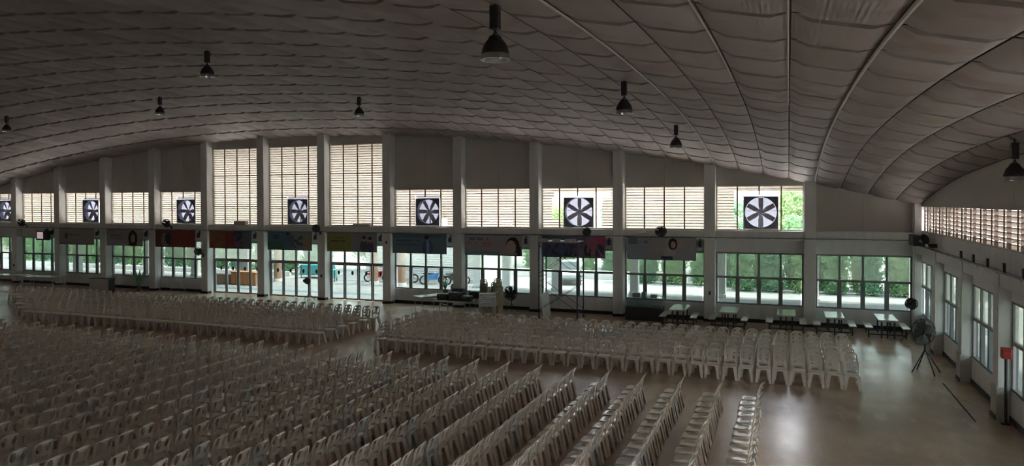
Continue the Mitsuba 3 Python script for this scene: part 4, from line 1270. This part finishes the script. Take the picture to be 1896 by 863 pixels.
car(-14.0, 46.8, -1.30, "pale silver car parked on the road outside the scaffold window")
key = put("low_wall", cbox(-19.0, -6.4, 49.3, 49.6, -0.03, 0.55, 0.02), "m_concrete_white")
tag(key, "low white wall along the far side of the road outside", "wall")
key = put("white_fence_wall", cbox(-75, -34.5, 43.4, 43.6, -0.03, 0.32, 0.02), "m_concrete_white")
tag(key, "low white wall before the greenery outside the left windows", "wall")


# ------------------------------------------------------------------ greenery
def foliage(name, blobs, n, leaf, mk, lab, trunk=None, seed=0, group=None, category="tree", boxy=1.0):
    r = np.random.default_rng(seed)
    t = thing(name, lab, category, group)
    core = []
    for cx, cy, cz, rx, ry, rz in blobs:
        s_ = trimesh.creation.icosphere(subdivisions=3, radius=1.0)
        u = np.sign(s_.vertices) * np.abs(s_.vertices) ** boxy
        v = u * (0.50 + 0.16 * meshkit.noise(s_.vertices * 2.3 + cx * 1.7, seed)[:, None])
        s_.vertices = v * [rx, ry, rz] + [cx, cy, cz]
        s_.vertices[:, 2] = np.maximum(s_.vertices[:, 2], -0.02)
        core.append(s_)
    vol = np.array([b[3] * b[4] * b[5] for b in blobs]) ** 0.67
    cnt = np.maximum(1, (n * vol / vol.sum()).astype(int))
    C, N = [], []
    for (cx, cy, cz, rx, ry, rz), m_ in zip(blobs, cnt):
        d = r.normal(size=(m_, 3))
        d /= np.linalg.norm(d, axis=1, keepdims=True)
        d = np.sign(d) * np.abs(d) ** boxy
        rad = r.uniform(0.66, 1.05, (m_, 1)) * (0.85 + 0.35 * (meshkit.noise(d * 2.6 + cx, seed + 2)[:, None] - 0.5))
        C.append(d * rad * [rx, ry, rz] + [cx, cy, cz])
        N.append(d + r.normal(0, 0.55, (m_, 3)))
    C, N = np.vstack(C), np.vstack(N)
    ok = C[:, 2] > 0.03
    C, N = C[ok], N[ok]
    N /= np.linalg.norm(N, axis=1, keepdims=True)
    a = np.cross(N, r.normal(size=N.shape))
    a /= np.linalg.norm(a, axis=1, keepdims=True)
    b = np.cross(N, a)
    sz = leaf * r.uniform(0.6, 1.25, (len(C), 1))
    q = np.stack([C - a * sz, C - b * sz * 0.42, C + a * sz, C + b * sz * 0.42], 1).reshape(-1, 3)
    i = np.arange(len(C))[:, None] * 4
    f = np.vstack([i + [0, 1, 2], i + [0, 2, 3]])
    cm = cat(core)
    k_ = put("crown", (np.vstack([q, cm.vertices]), np.vstack([f, cm.faces + len(q)])), mk, t)
    if trunk:
        x, y, h, rr = trunk
        put("trunk", trimesh.creation.revolve(np.array([(rr * 1.5, -0.03), (rr, 0.4), (rr * 0.75, h)]), sections=10, cap=True).apply_translation((x, y, 0)), "m_trunk", t, smooth=True)
    return t


r = np.random.default_rng(21)
mats = ["m_leaf_a", "m_leaf_b", "m_leaf_c"]
# two staggered rows of shrubs close behind the road, right-hand windows
for i in range(10):
    x = -2.6 + i * 1.74
    bl = [(x, 46.0, 0.5 + z, 0.82, 0.85, 0.85) for z in (0.1, 1.0, 1.75 + 0.15 * r.uniform())]
    foliage("shrub", bl, 4000, 0.10, mats[i % 3], f"tall leafy shrub in the front row outside the right-hand windows, {ordinal(10 - i)} from the right", seed=30 + i, group="shrubs outside the right-hand windows", category="shrub", boxy=0.6)
for i in range(13):
    x = -9.0 + i * 1.9
    bl = [(x, 48.1, 0.6 + z, 0.93, 1.0, 0.9) for z in ((0.1, 1.0, 2.0, 2.9 + 0.5 * r.uniform()) if x < 2.2 else (0.1, 1.0, 1.7))]
    foliage("rear_shrub", bl, 5000, 0.11, mats[(i + 1) % 3], f"tall leafy shrub in the rear row outside the right-hand windows, {ordinal(13 - i)} from the right", seed=230 + i, group="rear shrubs outside the right-hand windows", category="shrub", boxy=0.6)
# trees behind
TREES = [(-4.2, 52.0, 4.9, 2.4), (0.7, 52.2, 5.7, 2.4), (-7.5, 55.5, 4.6, 2.3), (-12.6, 57, 4.8, 2.4), (-17.5, 56.5, 4.6, 2.4), (-22.4, 57.2, 4.9, 2.4), (-27.3, 56.6, 4.7, 2.4)]
TREES += [(-31.0 - 4.6 * i, 49.5 - 0.3 * (i % 2), 4.7 + 0.3 * (i % 3), 2.3) for i in range(10)]
xs_t = sorted(q[0] for q in TREES)
for i, (x, y, h, R) in enumerate(TREES):
    bl = [(x, y, h - 1.6 + z, R * 0.94, R * 0.94, 1.3) for z in (-1.3, -0.2, 0.9, 1.7)]
    foliage("tree", bl, 6500, 0.11, mats[(i + 1) % 3], f"leafy green tree outside the back windows, {ordinal(len(TREES) - xs_t.index(x))} from the right", trunk=(x, y, h - 2.6, 0.16), seed=60 + i, group="trees outside the back windows")
# shrubs outside the left windows
for i in range(15):
    x = -66.0 + i * 2.3
    bl = [(x, 45.2, 0.5 + z, 1.12, 1.0, 0.95) for z in (0.3, 1.3, 2.2)]
    foliage("bush", bl, 1000, 0.15, mats[(i + 2) % 3], f"green bush outside the left-hand windows, {ordinal(i + 1)} from the left", seed=90 + i, group="bushes outside the left-hand windows", category="bush", boxy=0.65)
# shrubs behind the low wall in the middle
for i in range(8):
    x = -18.1 + i * 1.5
    bl = [(x, 50.8, 0.6 + z, 0.72, 0.8, 0.7) for z in (0.1, 0.8, 1.3)]
    foliage("wall_shrub", bl, 700, 0.14, mats[i % 3], f"green shrub behind the white wall across the road, {ordinal(i + 1)} from the left", seed=120 + i, group="shrubs behind the low wall", category="shrub")
# greenery beyond the right wall
for i in range(6):
    y = 8.0 + i * 5.2
    bl = [(17.0, y, 1.5 + z, 1.9, 2.3, 1.3) for z in (0.0, 1.4, 2.6)]
    foliage("side_tree", bl, 1500, 0.18, mats[i % 3], f"green tree outside the right wall, {ordinal(6 - i)} from the far corner", trunk=(17.0, y, 1.5, 0.15), seed=150 + i, group="trees outside the right wall")
